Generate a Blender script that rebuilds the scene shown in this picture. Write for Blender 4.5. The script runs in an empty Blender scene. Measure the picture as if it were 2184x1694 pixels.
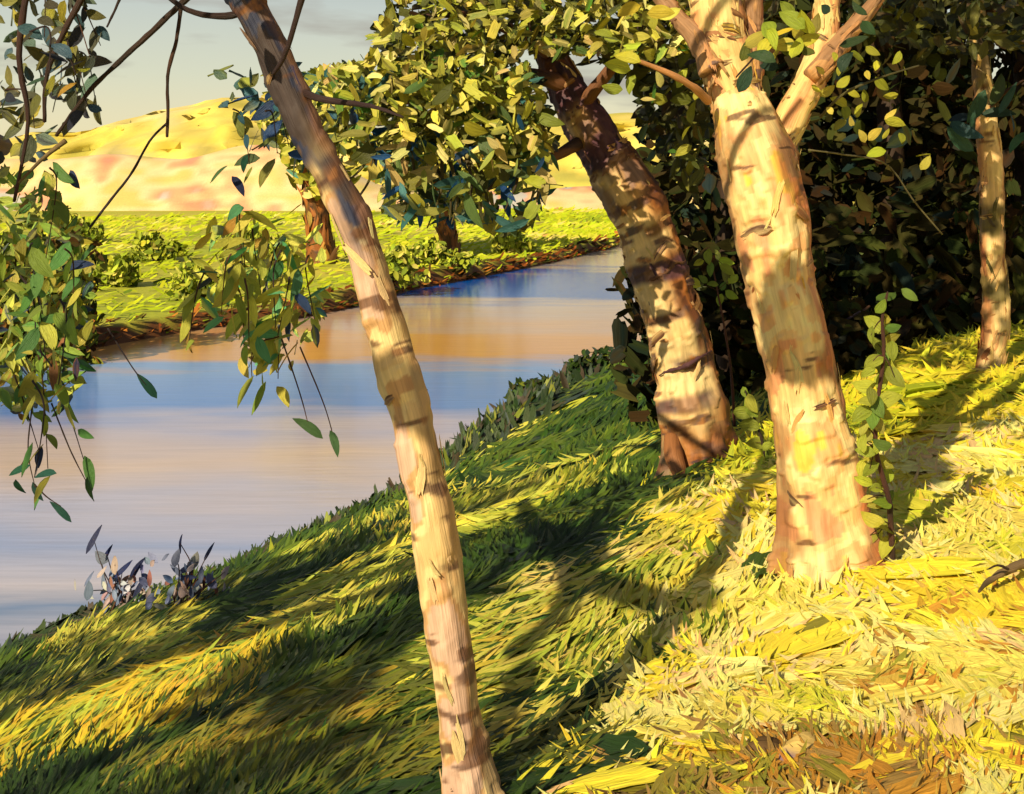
import bpy, math, random
import numpy as np
from mathutils import Vector, Matrix

SC = bpy.context.scene
COL = SC.collection
rng = np.random.default_rng(7)
random.seed(7)

# ------------------------------------------------------------------ camera, sky, sun, exposure
F, CX, HY, CAMZ = 2341.2, 1092.0, 375.6, 4.0        # focal length, centre and horizon of the view, eye height
cam = bpy.data.cameras.new('camera')
cam.sensor_width = 36.0
cam.lens = 36.0 * F / 2184.0
cam.shift_y = -(847.0 - HY) / 2184.0
cam.clip_start = 0.05
cam.clip_end = 3000
camo = bpy.data.objects.new('camera', cam)
camo.location = (0, 0, CAMZ)
camo.rotation_euler = (math.radians(90), 0, 0)
COL.objects.link(camo)
SC.camera = camo

SUN_TRAVEL = np.array([0.6, 0.8, -0.64]); SUN_TRAVEL /= np.linalg.norm(SUN_TRAVEL)
EL = math.asin(-SUN_TRAVEL[2])
world = bpy.data.worlds.new('World')
SC.world = world
world.use_nodes = True
wn, wl = world.node_tree.nodes, world.node_tree.links
bg = wn['Background']
bg.inputs['Strength'].default_value = 0.058
sky = wn.new('ShaderNodeTexSky')
sky.sky_type = 'NISHITA'
sky.sun_disc = False
sky.sun_elevation = EL
sky.sun_rotation = math.atan2(-SUN_TRAVEL[0], -SUN_TRAVEL[1])
sky.dust_density = 3.0
sky.air_density = 1.0
tc = wn.new('ShaderNodeTexCoord')
sep = wn.new('ShaderNodeSeparateXYZ')
wl.new(tc.outputs['Generated'], sep.inputs[0])
mp = wn.new('ShaderNodeMapping')
mp.inputs['Scale'].default_value = (3.0, 3.0, 16.0)
wl.new(tc.outputs['Generated'], mp.inputs[0])
ns = wn.new('ShaderNodeTexNoise')
ns.inputs['Scale'].default_value = 1.6
ns.inputs['Detail'].default_value = 5
wl.new(mp.outputs[0], ns.inputs['Vector'])
rmp = wn.new('ShaderNodeValToRGB')                   # veil of thin warm cloud low down, grey blue higher up
stops = [(0.0, (15.8, 13.6, 7.2)), (0.05, (14.2, 13.0, 8.4)), (0.09, (12.0, 12.2, 9.2)), (0.15, (9.6, 10.5, 9.6)), (0.23, (4.6, 5.6, 6.8)), (0.55, (1.5, 2.1, 3.2))]
while len(rmp.color_ramp.elements) < len(stops):
    rmp.color_ramp.elements.new(0.5)
for el_, (p_, c_) in zip(rmp.color_ramp.elements, stops):
    el_.position = p_
    el_.color = (*c_, 1)
wl.new(sep.outputs['Z'], rmp.inputs[0])
cl = wn.new('ShaderNodeMixRGB')
cl.inputs['Color2'].default_value = (6.8, 6.2, 5.2, 1)
cr = wn.new('ShaderNodeMapRange')
cr.inputs['From Min'].default_value = 0.5
cr.inputs['From Max'].default_value = 0.66
wl.new(ns.outputs[0], cr.inputs[0])
wl.new(cr.outputs[0], cl.inputs[0])
wl.new(rmp.outputs[0], cl.inputs['Color1'])
mx = wn.new('ShaderNodeMixRGB')
mx.inputs[0].default_value = 0.85
wl.new(sky.outputs[0], mx.inputs['Color1'])
wl.new(cl.outputs[0], mx.inputs['Color2'])
wl.new(mx.outputs[0], bg.inputs['Color'])

sun = bpy.data.lights.new('sun', 'SUN')
sun.energy = 5.0
sun.color = (1.0, 0.84, 0.55)
sun.angle = math.radians(0.5)
suno = bpy.data.objects.new('sun', sun)
suno.rotation_euler = Vector(SUN_TRAVEL).to_track_quat('-Z', 'Y').to_euler()
suno.location = (-20, -27, 25)
COL.objects.link(suno)

SC.view_settings.view_transform = 'Standard'
SC.view_settings.look = 'None'
SC.view_settings.exposure = 0.17
SC.view_settings.gamma = 1.0
SC.view_settings.use_curve_mapping = False

# ------------------------------------------------------------------ small helpers
def nrm(a):
    return a / np.maximum(np.linalg.norm(a, axis=-1, keepdims=True), 1e-9)

def S(r, g, b):
    c = np.array([r, g, b], float) / 255.0
    return np.where(c <= 0.04045, c / 12.92, ((c + 0.055) / 1.055) ** 2.4)

def PAL(*cs):
    """palette: (weight, r, g, b) in display values"""
    w = np.array([c[0] for c in cs], float)
    return w / w.sum(), np.array([S(*c[1:]) for c in cs])

def pick(pal, n, jit=0.16):
    w, c = pal
    i = rng.choice(len(w), n, p=w)
    out = c[i] * (1 + rng.normal(0, jit, (n, 1))) * (1 + rng.normal(0, jit * 0.4, (n, 3)))
    return np.clip(out, 0.003, 0.92)

def _h(i, j, k):
    v = (i * 374761393 + j * 668265263 + k * 2147483647) & 0xffffffff
    v = ((v ^ (v >> 13)) * 1274126177) & 0xffffffff
    return ((v ^ (v >> 16)) & 0xffff) / 65535.0

def vnoise(P, s=1.0, seed=0):
    P = np.asarray(P, float) / s + seed * 17.31
    if P.shape[-1] == 2:
        P = np.concatenate([P, np.zeros(P.shape[:-1] + (1,))], -1)
    i = np.floor(P).astype(np.int64)
    f = P - i
    f = f * f * (3 - 2 * f)
    r = 0
    for a in (0, 1):
        for b in (0, 1):
            for c in (0, 1):
                w = (f[..., 0] if a else 1 - f[..., 0]) * (f[..., 1] if b else 1 - f[..., 1]) * (f[..., 2] if c else 1 - f[..., 2])
                r = r + w * _h(i[..., 0] + a, i[..., 1] + b, i[..., 2] + c)
    return r

def pickn(pal, P, s, seed=0, mix=0.4, jit=0.08):
    """palette choice that hangs together over patches of size s"""
    w, c = pal
    v = vnoise(P, s, seed) * 0.65 + vnoise(P, s * 0.4, seed + 1) * 0.35
    v = np.clip((v - 0.5) * 1.9 + 0.5, 0, 1)
    v = np.clip(v * (1 - mix) + rng.uniform(0, 1, len(v)) * mix, 0, 0.9999)
    order = rng.permutation(len(w)) if False else np.arange(len(w))
    i = np.searchsorted(np.cumsum(w[order]), v)
    i = np.clip(i, 0, len(w) - 1)
    n = len(v)
    return np.clip(c[order][i] * (1 + rng.normal(0, jit, (n, 1))) * (1 + rng.normal(0, jit * 0.5, (n, 3))), 0.003, 0.92)

def sst(a, b, x):
    t = np.clip((x - a) / (b - a), 0, 1)
    return t * t * (3 - 2 * t)

def Q(px, py, d):
    """place in the scene d metres ahead that is seen at px, py"""
    return np.array([(px - CX) / F * d, d, CAMZ - (py - HY) / F * d])

# ------------------------------------------------------------------ terrain functions
_ny = [-40, 9.05, 9.7, 10.3, 11.4, 12.8, 13.7, 16.0, 19.7, 23.8, 60, 100]
_nx = [-33, -4.22, -3.75, -3.2, -2.5, -1.76, -1.3, -0.75, 0.55, 2.93, 10.2, 18]
def s_near(x, y):
    return (x - np.interp(y, _ny, _nx)) * 0.87

def gz(x, y):
    x = np.asarray(x, float); y = np.asarray(y, float)
    s = s_near(x, y)
    t = np.clip(s, 0, 9.5)
    z = np.where(t < 6.0, 0.36 * t, 2.16 + 0.56 * (1 - np.exp(-(t - 6.0) * 0.62)))
    P = np.stack([x, y], -1)
    z = z + 0.12 * sst(0, 0.3, s)
    z = z + np.where(s > 0.1, (vnoise(P, 1.7, 3) - 0.5) * 0.16 + (vnoise(P, 0.5, 4) - 0.5) * 0.05, 0)
    return np.where(s < 0, np.maximum(-1.2, 0.6 * s) - 0.02, z)

_fx = [-300, -60, -30, -10.9, -9.4, -8.2, -6.1, -4.75, -3.6, -1.5, 1.9, 5.5, 13, 50, 300]
_fy = [6, 12, 16, 23.6, 26, 28.6, 30.5, 33.5, 38.3, 42.7, 50.8, 60.9, 91, 240, 600]
def s_far(x, y):
    return (y - np.interp(x, _fx, _fy)) * 0.8

def fz(x, y):
    s = s_far(x, y)
    z = 0.42 * sst(0, 0.7, s) + 0.25 * sst(2, 40, s)
    z = z + np.where(s > 0.5, (vnoise(np.stack([x, y], -1), 6, 5) - 0.5) * 0.25, 0)
    return np.where(s < 0, np.maximum(-1.2, 0.5 * s) - 0.02, z)

def G(px, py, fn=gz, d0=1.5, d1=90):
    """the point of the ground that is seen at px, py"""
    d = np.linspace(d0, d1, 6000)
    x = (px - CX) / F * d
    z = CAMZ - (py - HY) / F * d
    g = fn(x, d)
    k = np.argmax(z <= g)
    return np.array([x[k], d[k], g[k]])

# ------------------------------------------------------------------ materials
def new_mat(name):
    m = bpy.data.materials.new(name)
    m.use_nodes = True
    return m, m.node_tree.nodes, m.node_tree.links, m.node_tree.nodes['Principled BSDF']

def paint_mat(name, rough=0.48, bump=0.8, spec=0.35, objcol=False, uscale=1.2, vscale=9.0, coord='UV', dist=0.01):
    m, n, l, b = new_mat(name)
    at = n.new('ShaderNodeAttribute'); at.attribute_name = 'Col'
    t = n.new('ShaderNodeTexCoord')
    mpn = n.new('ShaderNodeMapping')
    mpn.inputs['Scale'].default_value = (uscale, vscale, vscale if coord != 'UV' else 1.0)
    l.new(t.outputs[coord], mpn.inputs[0])
    nz = n.new('ShaderNodeTexNoise')
    nz.inputs['Scale'].default_value = 1.0
    nz.inputs['Detail'].default_value = 4
    nz.inputs['Roughness'].default_value = 0.65
    l.new(mpn.outputs[0], nz.inputs['Vector'])
    bp = n.new('ShaderNodeBump')
    bp.inputs['Strength'].default_value = bump
    bp.inputs['Distance'].default_value = dist
    l.new(nz.outputs[0], bp.inputs['Height'])
    l.new(bp.outputs[0], b.inputs['Normal'])
    # bristle streaks of slightly different pigment
    mr = n.new('ShaderNodeMapRange')
    mr.inputs['From Min'].default_value = 0.3
    mr.inputs['From Max'].default_value = 0.7
    mr.inputs['To Min'].default_value = 0.78
    mr.inputs['To Max'].default_value = 1.2
    l.new(nz.outputs[0], mr.inputs[0])
    mu = n.new('ShaderNodeVectorMath'); mu.operation = 'SCALE'
    l.new(at.outputs['Color'], mu.inputs[0])
    l.new(mr.outputs[0], mu.inputs['Scale'])
    src = mu.outputs[0]
    if objcol:
        oi = n.new('ShaderNodeObjectInfo')
        m2 = n.new('ShaderNodeVectorMath'); m2.operation = 'MULTIPLY'
        l.new(src, m2.inputs[0]); l.new(oi.outputs['Color'], m2.inputs[1])
        src = m2.outputs[0]
    l.new(src, b.inputs['Base Color'])
    if objcol:                                          # thin leaves let light through
        tr = n.new('ShaderNodeBsdfTranslucent'); l.new(src, tr.inputs['Color']); l.new(bp.outputs[0], tr.inputs['Normal'])
        ms = n.new('ShaderNodeMixShader'); ms.inputs[0].default_value = 0.3
        l.new(b.outputs[0], ms.inputs[1]); l.new(tr.outputs[0], ms.inputs[2])
        l.new(ms.outputs[0], n['Material Output'].inputs['Surface'])
    b.inputs['Roughness'].default_value = rough
    b.inputs['Specular IOR Level'].default_value = spec
    return m

M_PAINT = paint_mat('brushed_pigment')
M_MATT = paint_mat('matt_pigment', rough=0.7, spec=0.08)
M_LEAF = paint_mat('leaf_pigment', objcol=True, rough=0.45)
M_BARK = paint_mat('bark_pigment', rough=0.6, bump=0.7)
M_GROUND = paint_mat('soil_pigment', rough=0.75, bump=0.6, coord='Object', uscale=9, vscale=22, dist=0.03)

# ------------------------------------------------------------------ meshes
def mesh_obj(name, V, Fc, mat, col=None, uv=None, parent=None, base=None, smooth=True, kind=None):
    me = bpy.data.meshes.new(name)
    V = np.asarray(V, np.float32)
    if base is not None:
        V = V - np.asarray(base, np.float32)
    Fc = np.asarray(Fc, np.int32)
    k = Fc.shape[1]
    me.vertices.add(len(V)); me.vertices.foreach_set('co', V.ravel())
    me.loops.add(Fc.size); me.loops.foreach_set('vertex_index', Fc.ravel())
    me.polygons.add(len(Fc))
    me.polygons.foreach_set('loop_start', np.arange(0, Fc.size, k, dtype=np.int32))
    me.polygons.foreach_set('loop_total', np.full(len(Fc), k, np.int32))
    if smooth:
        me.polygons.foreach_set('use_smooth', np.ones(len(Fc), bool))
    me.update(calc_edges=True)
    if col is not None:
        a = me.color_attributes.new('Col', 'FLOAT_COLOR', 'POINT')
        a.data.foreach_set('color', np.concatenate([col, np.ones((len(V), 1))], 1).astype(np.float32).ravel())
    if uv is not None:
        u = me.uv_layers.new(name='UVMap')
        u.data.foreach_set('uv', np.asarray(uv, np.float32)[Fc.ravel()].ravel())
    me.materials.append(mat)
    o = bpy.data.objects.new(name, me)
    COL.objects.link(o)
    if parent is not None:
        o.parent = parent
    elif base is not None:
        o.location = base
    if kind:
        o['kind'] = kind
    return o

def tag(o, label=None, cat=None, group=None, kind=None):
    if label: o['label'] = label
    if cat: o['category'] = cat
    if group: o['group'] = group
    if kind: o['kind'] = kind
    return o

def thing(name, base, label, cat, group=None):
    o = bpy.data.objects.new(name, None)
    o.empty_display_size = 0.3
    o.location = base
    COL.objects.link(o)
    o['base'] = [float(v) for v in base]
    return tag(o, label, cat, group)

def strokes(C, U, N, L, W, col, col2=None, nu=6, nv=5, leaf=False, bend=0.12, ridge=0.05, curl=0.03, rag=0.3, cup=0.06, tone=0.16, curl_sd=None):
    """a batch of brush-stroke / leaf shaped pieces: curved strips with ridges, ragged ends and two pigments each"""
    n = len(C)
    L = np.broadcast_to(np.asarray(L, float), (n,)); W = np.broadcast_to(np.asarray(W, float), (n,))
    N = nrm(N); T = nrm(U - (U * N).sum(-1, keepdims=True) * N); B = np.cross(N, T)
    u = np.linspace(-0.5, 0.5, nu)[None, :, None]
    v = np.linspace(-0.5, 0.5, nv)[None, None, :]
    if leaf:
        q = np.clip(u + 0.5, 0, 1)
        prof = np.sin(np.pi * q ** 0.8) ** 0.75 + 0.04
        jit = 1.0 + 0 * v
    else:
        prof = 1 - rng.uniform(0.0, 0.4, (n, 1, 1)) * np.abs(2 * u) ** 3 * (u > 0) - rng.uniform(0.0, 0.3, (n, 1, 1)) * np.abs(2 * u) ** 4 + rng.normal(0, 0.07, (n, nu, 1))
        jit = 1 + rng.uniform(-rag, rag, (n, 2, nv)).repeat((nu + 1) // 2, 1)[:, :nu]
    bd = rng.normal(0, bend, (n, 1, 1)); cu = rng.normal(0, abs(np.mean(curl)) * 0.7 + 0.02 if curl_sd is None else curl_sd, (n, 1, 1)) + np.broadcast_to(np.asarray(curl, float), (n,))[:, None, None]
    rg = rng.normal(0, ridge, (n, 1, nv)) + rng.normal(0, ridge * 0.35, (n, nu, nv))
    a = u * jit * L[:, None, None]
    b = v * prof * W[:, None, None] + bd * (u ** 2) * L[:, None, None]
    h = rg * W[:, None, None] - cu * (u ** 2) * L[:, None, None] + (0.25 if leaf else cup) * (v ** 2) * W[:, None, None]
    P = C[:, None, None] + a[..., None] * T[:, None, None] + b[..., None] * B[:, None, None] + h[..., None] * N[:, None, None]
    if col2 is None:
        col2 = col * (1 + rng.normal(0, tone, (n, 1)))
    m = np.clip(rng.normal(0.3, 0.3, (n, 1, nv)) + rng.normal(0, 0.08, (n, nu, 1)), 0, 1)[..., None]
    c = col[:, None, None] * (1 - m) + col2[:, None, None] * m
    off = rng.uniform(0, 50, (n, 1, 1, 2))
    uv = np.stack([np.broadcast_to(u * (L / np.maximum(W, 1e-6))[:, None, None] * 0.4, (n, nu, nv)), np.broadcast_to(v, (n, nu, nv))], -1) + off
    idx = np.arange(nu * nv).reshape(nu, nv)
    f = np.stack([idx[:-1, :-1], idx[1:, :-1], idx[1:, 1:], idx[:-1, 1:]], -1).reshape(-1, 4)
    fa = (f[None] + (np.arange(n) * nu * nv)[:, None, None]).reshape(-1, 4)
    return P.reshape(-1, 3), fa, np.clip(c, 0.002, 0.95).reshape(-1, 3), uv.reshape(-1, 2)

def stroke_obj(name, mat, parent, base, kind, *a, **k):
    V, Fc, c, uv = strokes(*a, **k)
    return mesh_obj(name, V, Fc, mat, c, uv, parent, base, True, kind)

def smooth_path(P, n):
    P = np.asarray(P, float)
    k = len(P)
    t = np.linspace(0, k - 1, n)
    i = np.clip(np.floor(t).astype(int), 0, k - 2)
    f = (t - i)[:, None]
    p0, p1, p2, p3 = P[np.maximum(i - 1, 0)], P[i], P[i + 1], P[np.minimum(i + 2, k - 1)]
    return 0.5 * (2 * p1 + (p2 - p0) * f + (2 * p0 - 5 * p1 + 4 * p2 - p3) * f ** 2 + (3 * p1 - p0 - 3 * p2 + p3) * f ** 3)

def frames(X):
    T = nrm(np.gradient(X, axis=0))
    A = np.broadcast_to(np.array([0.0, -1.0, 0.0]), T.shape)
    E1 = nrm(A - (A * T).sum(-1, keepdims=True) * T)          # towards the viewer side
    E2 = np.cross(T, E1)
    return T, E1, E2

def tube(path, rad, n=40, seg=18, lump=0.12, seed=0, colf=None, lscale=1.0, fine=0.0, flare=0.0):
    """path (k,3) with radii (k) -> lumpy tube; returns V, F, col, uv"""
    D = smooth_path(np.concatenate([np.asarray(path, float), np.asarray(rad, float)[:, None]], 1), n)
    X, R = D[:, :3], D[:, 3]
    T, E1, E2 = frames(X)
    th = np.linspace(0, 2 * np.pi, seg, endpoint=False)
    dirs = np.cos(th)[None, :, None] * E1[:, None] + np.sin(th)[None, :, None] * E2[:, None]
    P = X[:, None] + dirs * R[:, None, None]
    sc = max(float(R.mean()), 0.004) * 1.6 * lscale
    nz = vnoise(P, sc, seed + 1) - 0.5 + 0.5 * (vnoise(P, sc * 0.4, seed + 2) - 0.5)
    P = P + dirs * (nz * lump * R[:, None] * 1.5)[..., None]
    ln = np.concatenate([[0], np.cumsum(np.linalg.norm(np.diff(X, axis=0), axis=1))])
    if flare:                                            # buttresses where the roots leave the stem
        fl = np.clip(1 - ln / (R[0] * 3.2), 0, 1)[:, None] ** 2
        P = P + dirs * (flare * R[:, None] * fl * (0.25 + 0.75 * np.clip(np.cos(5 * th + seed), 0, 1)[None] ** 1.5))[..., None]
    if fine:                                             # fissures along the stem, peeling plates, small knots
        q = np.stack([np.broadcast_to(ln[:, None], (n, seg)) * 0.28, np.cos(th)[None] * R[:, None], np.sin(th)[None] * R[:, None]], -1)
        fs = 1 - np.abs(vnoise(q, 0.030, seed + 7) - 0.5) * 2
        pl = vnoise(q * np.array([1.6, 1, 1]), 0.045, seed + 8)
        kn = vnoise(q * np.array([4, 1, 1]), 0.05, seed + 9)
        P = P + dirs * (fine * (-(fs ** 3) * 0.55 + sst(0.42, 0.5, pl) * 0.6 + sst(0.7, 0.85, kn) * 0.9))[..., None]
    V = P.reshape(-1, 3)
    idx = np.arange(n * seg).reshape(n, seg)
    r = np.roll(idx, -1, 1)
    f = np.stack([idx[:-1], r[:-1], r[1:], idx[1:]], -1).reshape(-1, 4)
    cap0, cap1 = len(V), len(V) + 1
    V = np.concatenate([V, X[:1] - T[:1] * R[0] * 0.2, X[-1:] + T[-1:] * R[-1] * 0.6])
    fc = np.stack([r[0], idx[0], np.full(seg, cap0), np.full(seg, cap0)], -1)
    fd = np.stack([idx[-1], r[-1], np.full(seg, cap1), np.full(seg, cap1)], -1)
    f = np.concatenate([f, fc, fd])
    ln = np.concatenate([[0], np.cumsum(np.linalg.norm(np.diff(X, axis=0), axis=1))])
    uv = np.stack([np.repeat(ln * 3, seg), np.tile(np.abs(th - np.pi) / np.pi * 1.5, n)], -1)
    uv = np.concatenate([uv, uv[:1], uv[-1:]])
    tt = np.concatenate([np.repeat(np.linspace(0, 1, n), seg), [0, 1]])
    tha = np.concatenate([np.tile((th + np.pi) % (2 * np.pi) - np.pi, n), [0, 0]])
    if colf is not None and getattr(colf, 'wants_angle', False):
        c = colf(V, tt, tha, np.concatenate([np.repeat(R, seg), R[:1], R[-1:]]), np.concatenate([np.repeat(ln, seg), [0, ln[-1]]]))
    else:
        c = colf(V, tt) if colf else np.full((len(V), 3), 0.2)
    return V, f, c, uv, (X, R, T, E1, E2)

def tube_obj(name, path, rad, colf, parent, base, mat=None, **k):
    V, f, c, uv, fr = tube(path, rad, colf=colf, **k)
    # caps are triangles stored as degenerate quads: split them
    tri = f[f[:, 2] == f[:, 3]][:, :3]
    quad = f[f[:, 2] != f[:, 3]]
    q3 = np.concatenate([quad[:, [0, 1, 2]], quad[:, [0, 2, 3]], tri])
    return mesh_obj(name, V, q3, mat or M_BARK, c, uv, parent, base), fr

# ------------------------------------------------------------------ leaves that can be told apart: one object each, meshes shared
LEAF_MESH = {}
def leaf_mesh(kind, i):
    key = (kind, i)
    if key not in LEAF_MESH:
        sh = {'slim': (0.24, True, 7), 'oval': (0.42, True, 7), 'dab': (0.5, False, 6)}[kind]
        V, f, c, uv = strokes(np.zeros((1, 3)), np.array([[1.0, 0, 0]]), np.array([[0, 0, 1.0]]), 1.0, sh[0],
                              np.full((1, 3), 0.9), np.full((1, 3), rng.choice([0.6, 0.95])), nu=sh[2], nv=4, leaf=sh[1], bend=0.22, ridge=0.05, curl=0.2)
        me = mesh_obj('leaf', V, f, M_LEAF, c, uv)
        LEAF_MESH[key] = me.data
        bpy.data.objects.remove(me)
    return LEAF_MESH[key]

def leaf(parent, P, U, N, L, col, kind='slim', name='leaf', wid=1.0):
    o = bpy.data.objects.new(name, leaf_mesh(kind, int(rng.integers(0, 6))))
    N = nrm(np.asarray(N, float)); U = np.asarray(U, float)
    T = nrm(U - (U @ N) * N); B = np.cross(N, T)
    base = np.array(parent['base'])
    p = np.asarray(P) - base
    o.matrix_basis = Matrix([[T[0] * L, B[0] * L * wid, N[0] * L, p[0]], [T[1] * L, B[1] * L * wid, N[1] * L, p[1]],
                             [T[2] * L, B[2] * L * wid, N[2] * L, p[2]], [0, 0, 0, 1]])
    o.color = (float(col[0]), float(col[1]), float(col[2]), 1)
    o.parent = parent
    COL.objects.link(o)
    return o

def face_normal(n, k=0.75):
    """leaves turn towards the light, each a little differently"""
    return nrm(np.array([-0.35, -0.85, 0.35])[None] + rng.normal(0, k, (n, 3)))

DARKTWIG = PAL((2, 60, 38, 30), (1, 95, 62, 40), (1, 45, 35, 45))
def twig(parent, pts, r0, r1, pal=DARKTWIG, n=16, name='twig', seg=7):
    pts = np.asarray(pts, float)
    c = pick(pal, 1)[0]
    c2 = pick(pal, 1)[0]
    return tube_obj(name, pts, np.linspace(r0, r1, len(pts)), lambda V, t: c[None] * 0.6 + c2[None] * 0.8 * (vnoise(V, 0.06)[:, None]),
                    parent, parent['base'], n=n, seg=seg, lump=0.3)

def strand(parent, P0, P1, n, L, pal, kind='slim', spread=0.8, sag=0.05, scatter=0.02, tw=0.004, leaves=True, wid=1.0):
    P0 = np.asarray(P0, float); P1 = np.asarray(P1, float)
    mid = (P0 + P1) / 2 + rng.normal(0, 0.06, 3) * np.linalg.norm(P1 - P0) + np.array([0, 0, sag])
    if tw:
        twig(parent, [P0, mid, P1], tw, tw * 0.4)
    X = smooth_path([P0, mid, P1], max(n, 2))
    T = nrm(np.gradient(X, axis=0))
    cs = pick(pal, n)
    ns = face_normal(n, 0.5)
    for i in range(n):
        U = T[i] + rng.normal(0, 1, 3) * spread * np.array([1, 0.5, 0.7]) + np.array([0, 0, -0.25])
        U = U / np.linalg.norm(U)
        l = L * rng.uniform(0.65, 1.3)
        leaf(parent, X[i] + U * l * 0.5 + rng.normal(0, scatter, 3), U, ns[i], l, cs[i], kind, wid=wid)

# ================================================================== THE SETTING
P_TOP = PAL((2, 200, 206, 50), (2, 226, 218, 70), (4, 246, 226, 104), (3.5, 250, 234, 136), (1.2, 246, 208, 140), (6, 250, 222, 62), (.6, 236, 192, 60), (0.3, 176, 172, 50))
P_EARTH = PAL((1, 104, 84, 44), (2, 150, 140, 48), (2, 168, 134, 70), (2, 200, 144, 52), (2.5, 218, 182, 76), (1.5, 160, 158, 52))
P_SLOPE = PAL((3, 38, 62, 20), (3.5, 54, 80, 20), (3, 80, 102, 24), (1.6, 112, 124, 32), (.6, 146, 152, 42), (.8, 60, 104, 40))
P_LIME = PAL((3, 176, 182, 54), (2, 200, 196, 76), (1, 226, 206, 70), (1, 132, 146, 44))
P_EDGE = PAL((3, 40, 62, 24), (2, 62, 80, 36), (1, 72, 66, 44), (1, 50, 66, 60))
P_MEADOW = PAL((2, 168, 180, 44), (4, 208, 204, 40), (3, 228, 208, 54), (1, 236, 216, 110))
P_LIT_CORNER = PAL((3, 200, 196, 52), (3, 226, 196, 50), (2, 168, 178, 60), (1, 226, 170, 60))  # sunlit lower left corner, its light put into the grass colour

P_OCHRE = PAL((2, 84, 96, 30), (2, 112, 116, 34), (2, 150, 138, 40), (1, 176, 150, 44))
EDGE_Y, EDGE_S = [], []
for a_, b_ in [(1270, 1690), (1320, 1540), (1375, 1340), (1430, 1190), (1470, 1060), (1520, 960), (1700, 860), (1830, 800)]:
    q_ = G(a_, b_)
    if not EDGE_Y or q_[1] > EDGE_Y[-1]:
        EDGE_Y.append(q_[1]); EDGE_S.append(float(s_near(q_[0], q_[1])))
EARTH = []
for a_, b_, rx_, ry_ in [(1600, 1650, .16, .2), (1890, 1470, .12, .12), (1480, 1690, .2, .18), (1750, 1600, .14, .12), (1860, 1670, .2, .14)]:
    q_ = G(a_, b_)
    EARTH.append((q_[0], q_[1], rx_, ry_))
P_LIT_ISLE = PAL((2, 176, 182, 58), (3, 212, 196, 84), (2, 226, 204, 112), (1, 150, 160, 50))
PATCHES = []  # sunlit islands on the slope put into the grass colour, plus ochre growth
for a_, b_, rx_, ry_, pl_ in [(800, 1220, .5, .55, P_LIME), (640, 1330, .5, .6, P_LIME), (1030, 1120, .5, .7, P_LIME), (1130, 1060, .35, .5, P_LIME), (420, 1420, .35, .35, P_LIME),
                              (130, 1560, .8, .75, P_LIT_CORNER), (600, 1560, .6, .35, P_OCHRE), (820, 1620, .4, .3, P_OCHRE), (1130, 1600, .3, .3, P_OCHRE), (1000, 980, .5, .8, P_LIME), (1235, 1330, .17, .28, P_LIT_ISLE), (1140, 1440, .14, .25, P_LIT_ISLE), (1150, 1270, .16, .3, P_LIT_ISLE), (1120, 1560, .1, .2, P_LIT_ISLE), (1360, 1190, .16, .25, P_LIT_ISLE), (1230, 1060, .3, .4, P_LIME)]:
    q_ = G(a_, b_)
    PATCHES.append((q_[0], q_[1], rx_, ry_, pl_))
def ground_colour(x, y, jit=0.14):
    n = len(x)
    s = s_near(x, y)
    P = np.stack([x, y], -1)
    w = (vnoise(P, 0.55, 11) - 0.5) * 1.5 + (vnoise(P, 1.6, 12) - 0.5) * 1.2
    s0 = np.interp(y, EDGE_Y, EDGE_S) + 0.1 + 0.02 * sst(5.2, 4.4, y)  # green reaches under the trunk's shadow, part of its dark put into grass colour
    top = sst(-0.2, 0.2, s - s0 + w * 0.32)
    r = rng.uniform(0, 1, n)
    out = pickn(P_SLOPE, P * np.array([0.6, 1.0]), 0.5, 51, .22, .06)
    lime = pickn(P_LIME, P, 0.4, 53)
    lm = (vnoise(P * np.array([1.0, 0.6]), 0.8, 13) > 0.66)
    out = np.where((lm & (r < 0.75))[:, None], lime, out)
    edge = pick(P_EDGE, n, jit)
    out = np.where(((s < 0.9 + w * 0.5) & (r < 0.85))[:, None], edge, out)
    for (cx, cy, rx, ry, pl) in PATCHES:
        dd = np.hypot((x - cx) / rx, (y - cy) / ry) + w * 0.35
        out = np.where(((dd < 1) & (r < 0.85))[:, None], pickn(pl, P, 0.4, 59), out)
    t = pickn(P_TOP, P, 0.42, 55, 0.2, .05)
    t = np.where((y > 6.0)[:, None], pickn(P_MEADOW, P, 0.8, 57), t)
    ea = pickn(P_EARTH, P, 0.35, 58)
    em = sst(3.7, 3.1, y + w * 0.6) * 0.25
    t = np.where((r < em)[:, None], ea, t)
    for (cx, cy, rx, ry) in EARTH:
        t = np.where(((np.hypot((x - cx) / rx, (y - cy) / ry) + w * 0.35 < 1) & (r < .85))[:, None], ea, t)
    r2 = rng.uniform(0, 1, n)
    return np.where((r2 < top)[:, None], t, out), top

def grid_mesh(name, xs, ys, zf, colf, mat):
    X, Y = np.meshgrid(xs, ys)
    Z = zf(X.ravel(), Y.ravel())
    V = np.stack([X.ravel(), Y.ravel(), Z], -1)
    w = len(xs)
    i = np.arange(len(V)).reshape(len(ys), w)
    f = np.stack([i[:-1, :-1], i[:-1, 1:], i[1:, 1:], i[1:, :-1]], -1).reshape(-1, 4)
    o = mesh_obj(name, V, f, mat, colf(V), None)
    o['kind'] = 'structure'
    return o

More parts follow.
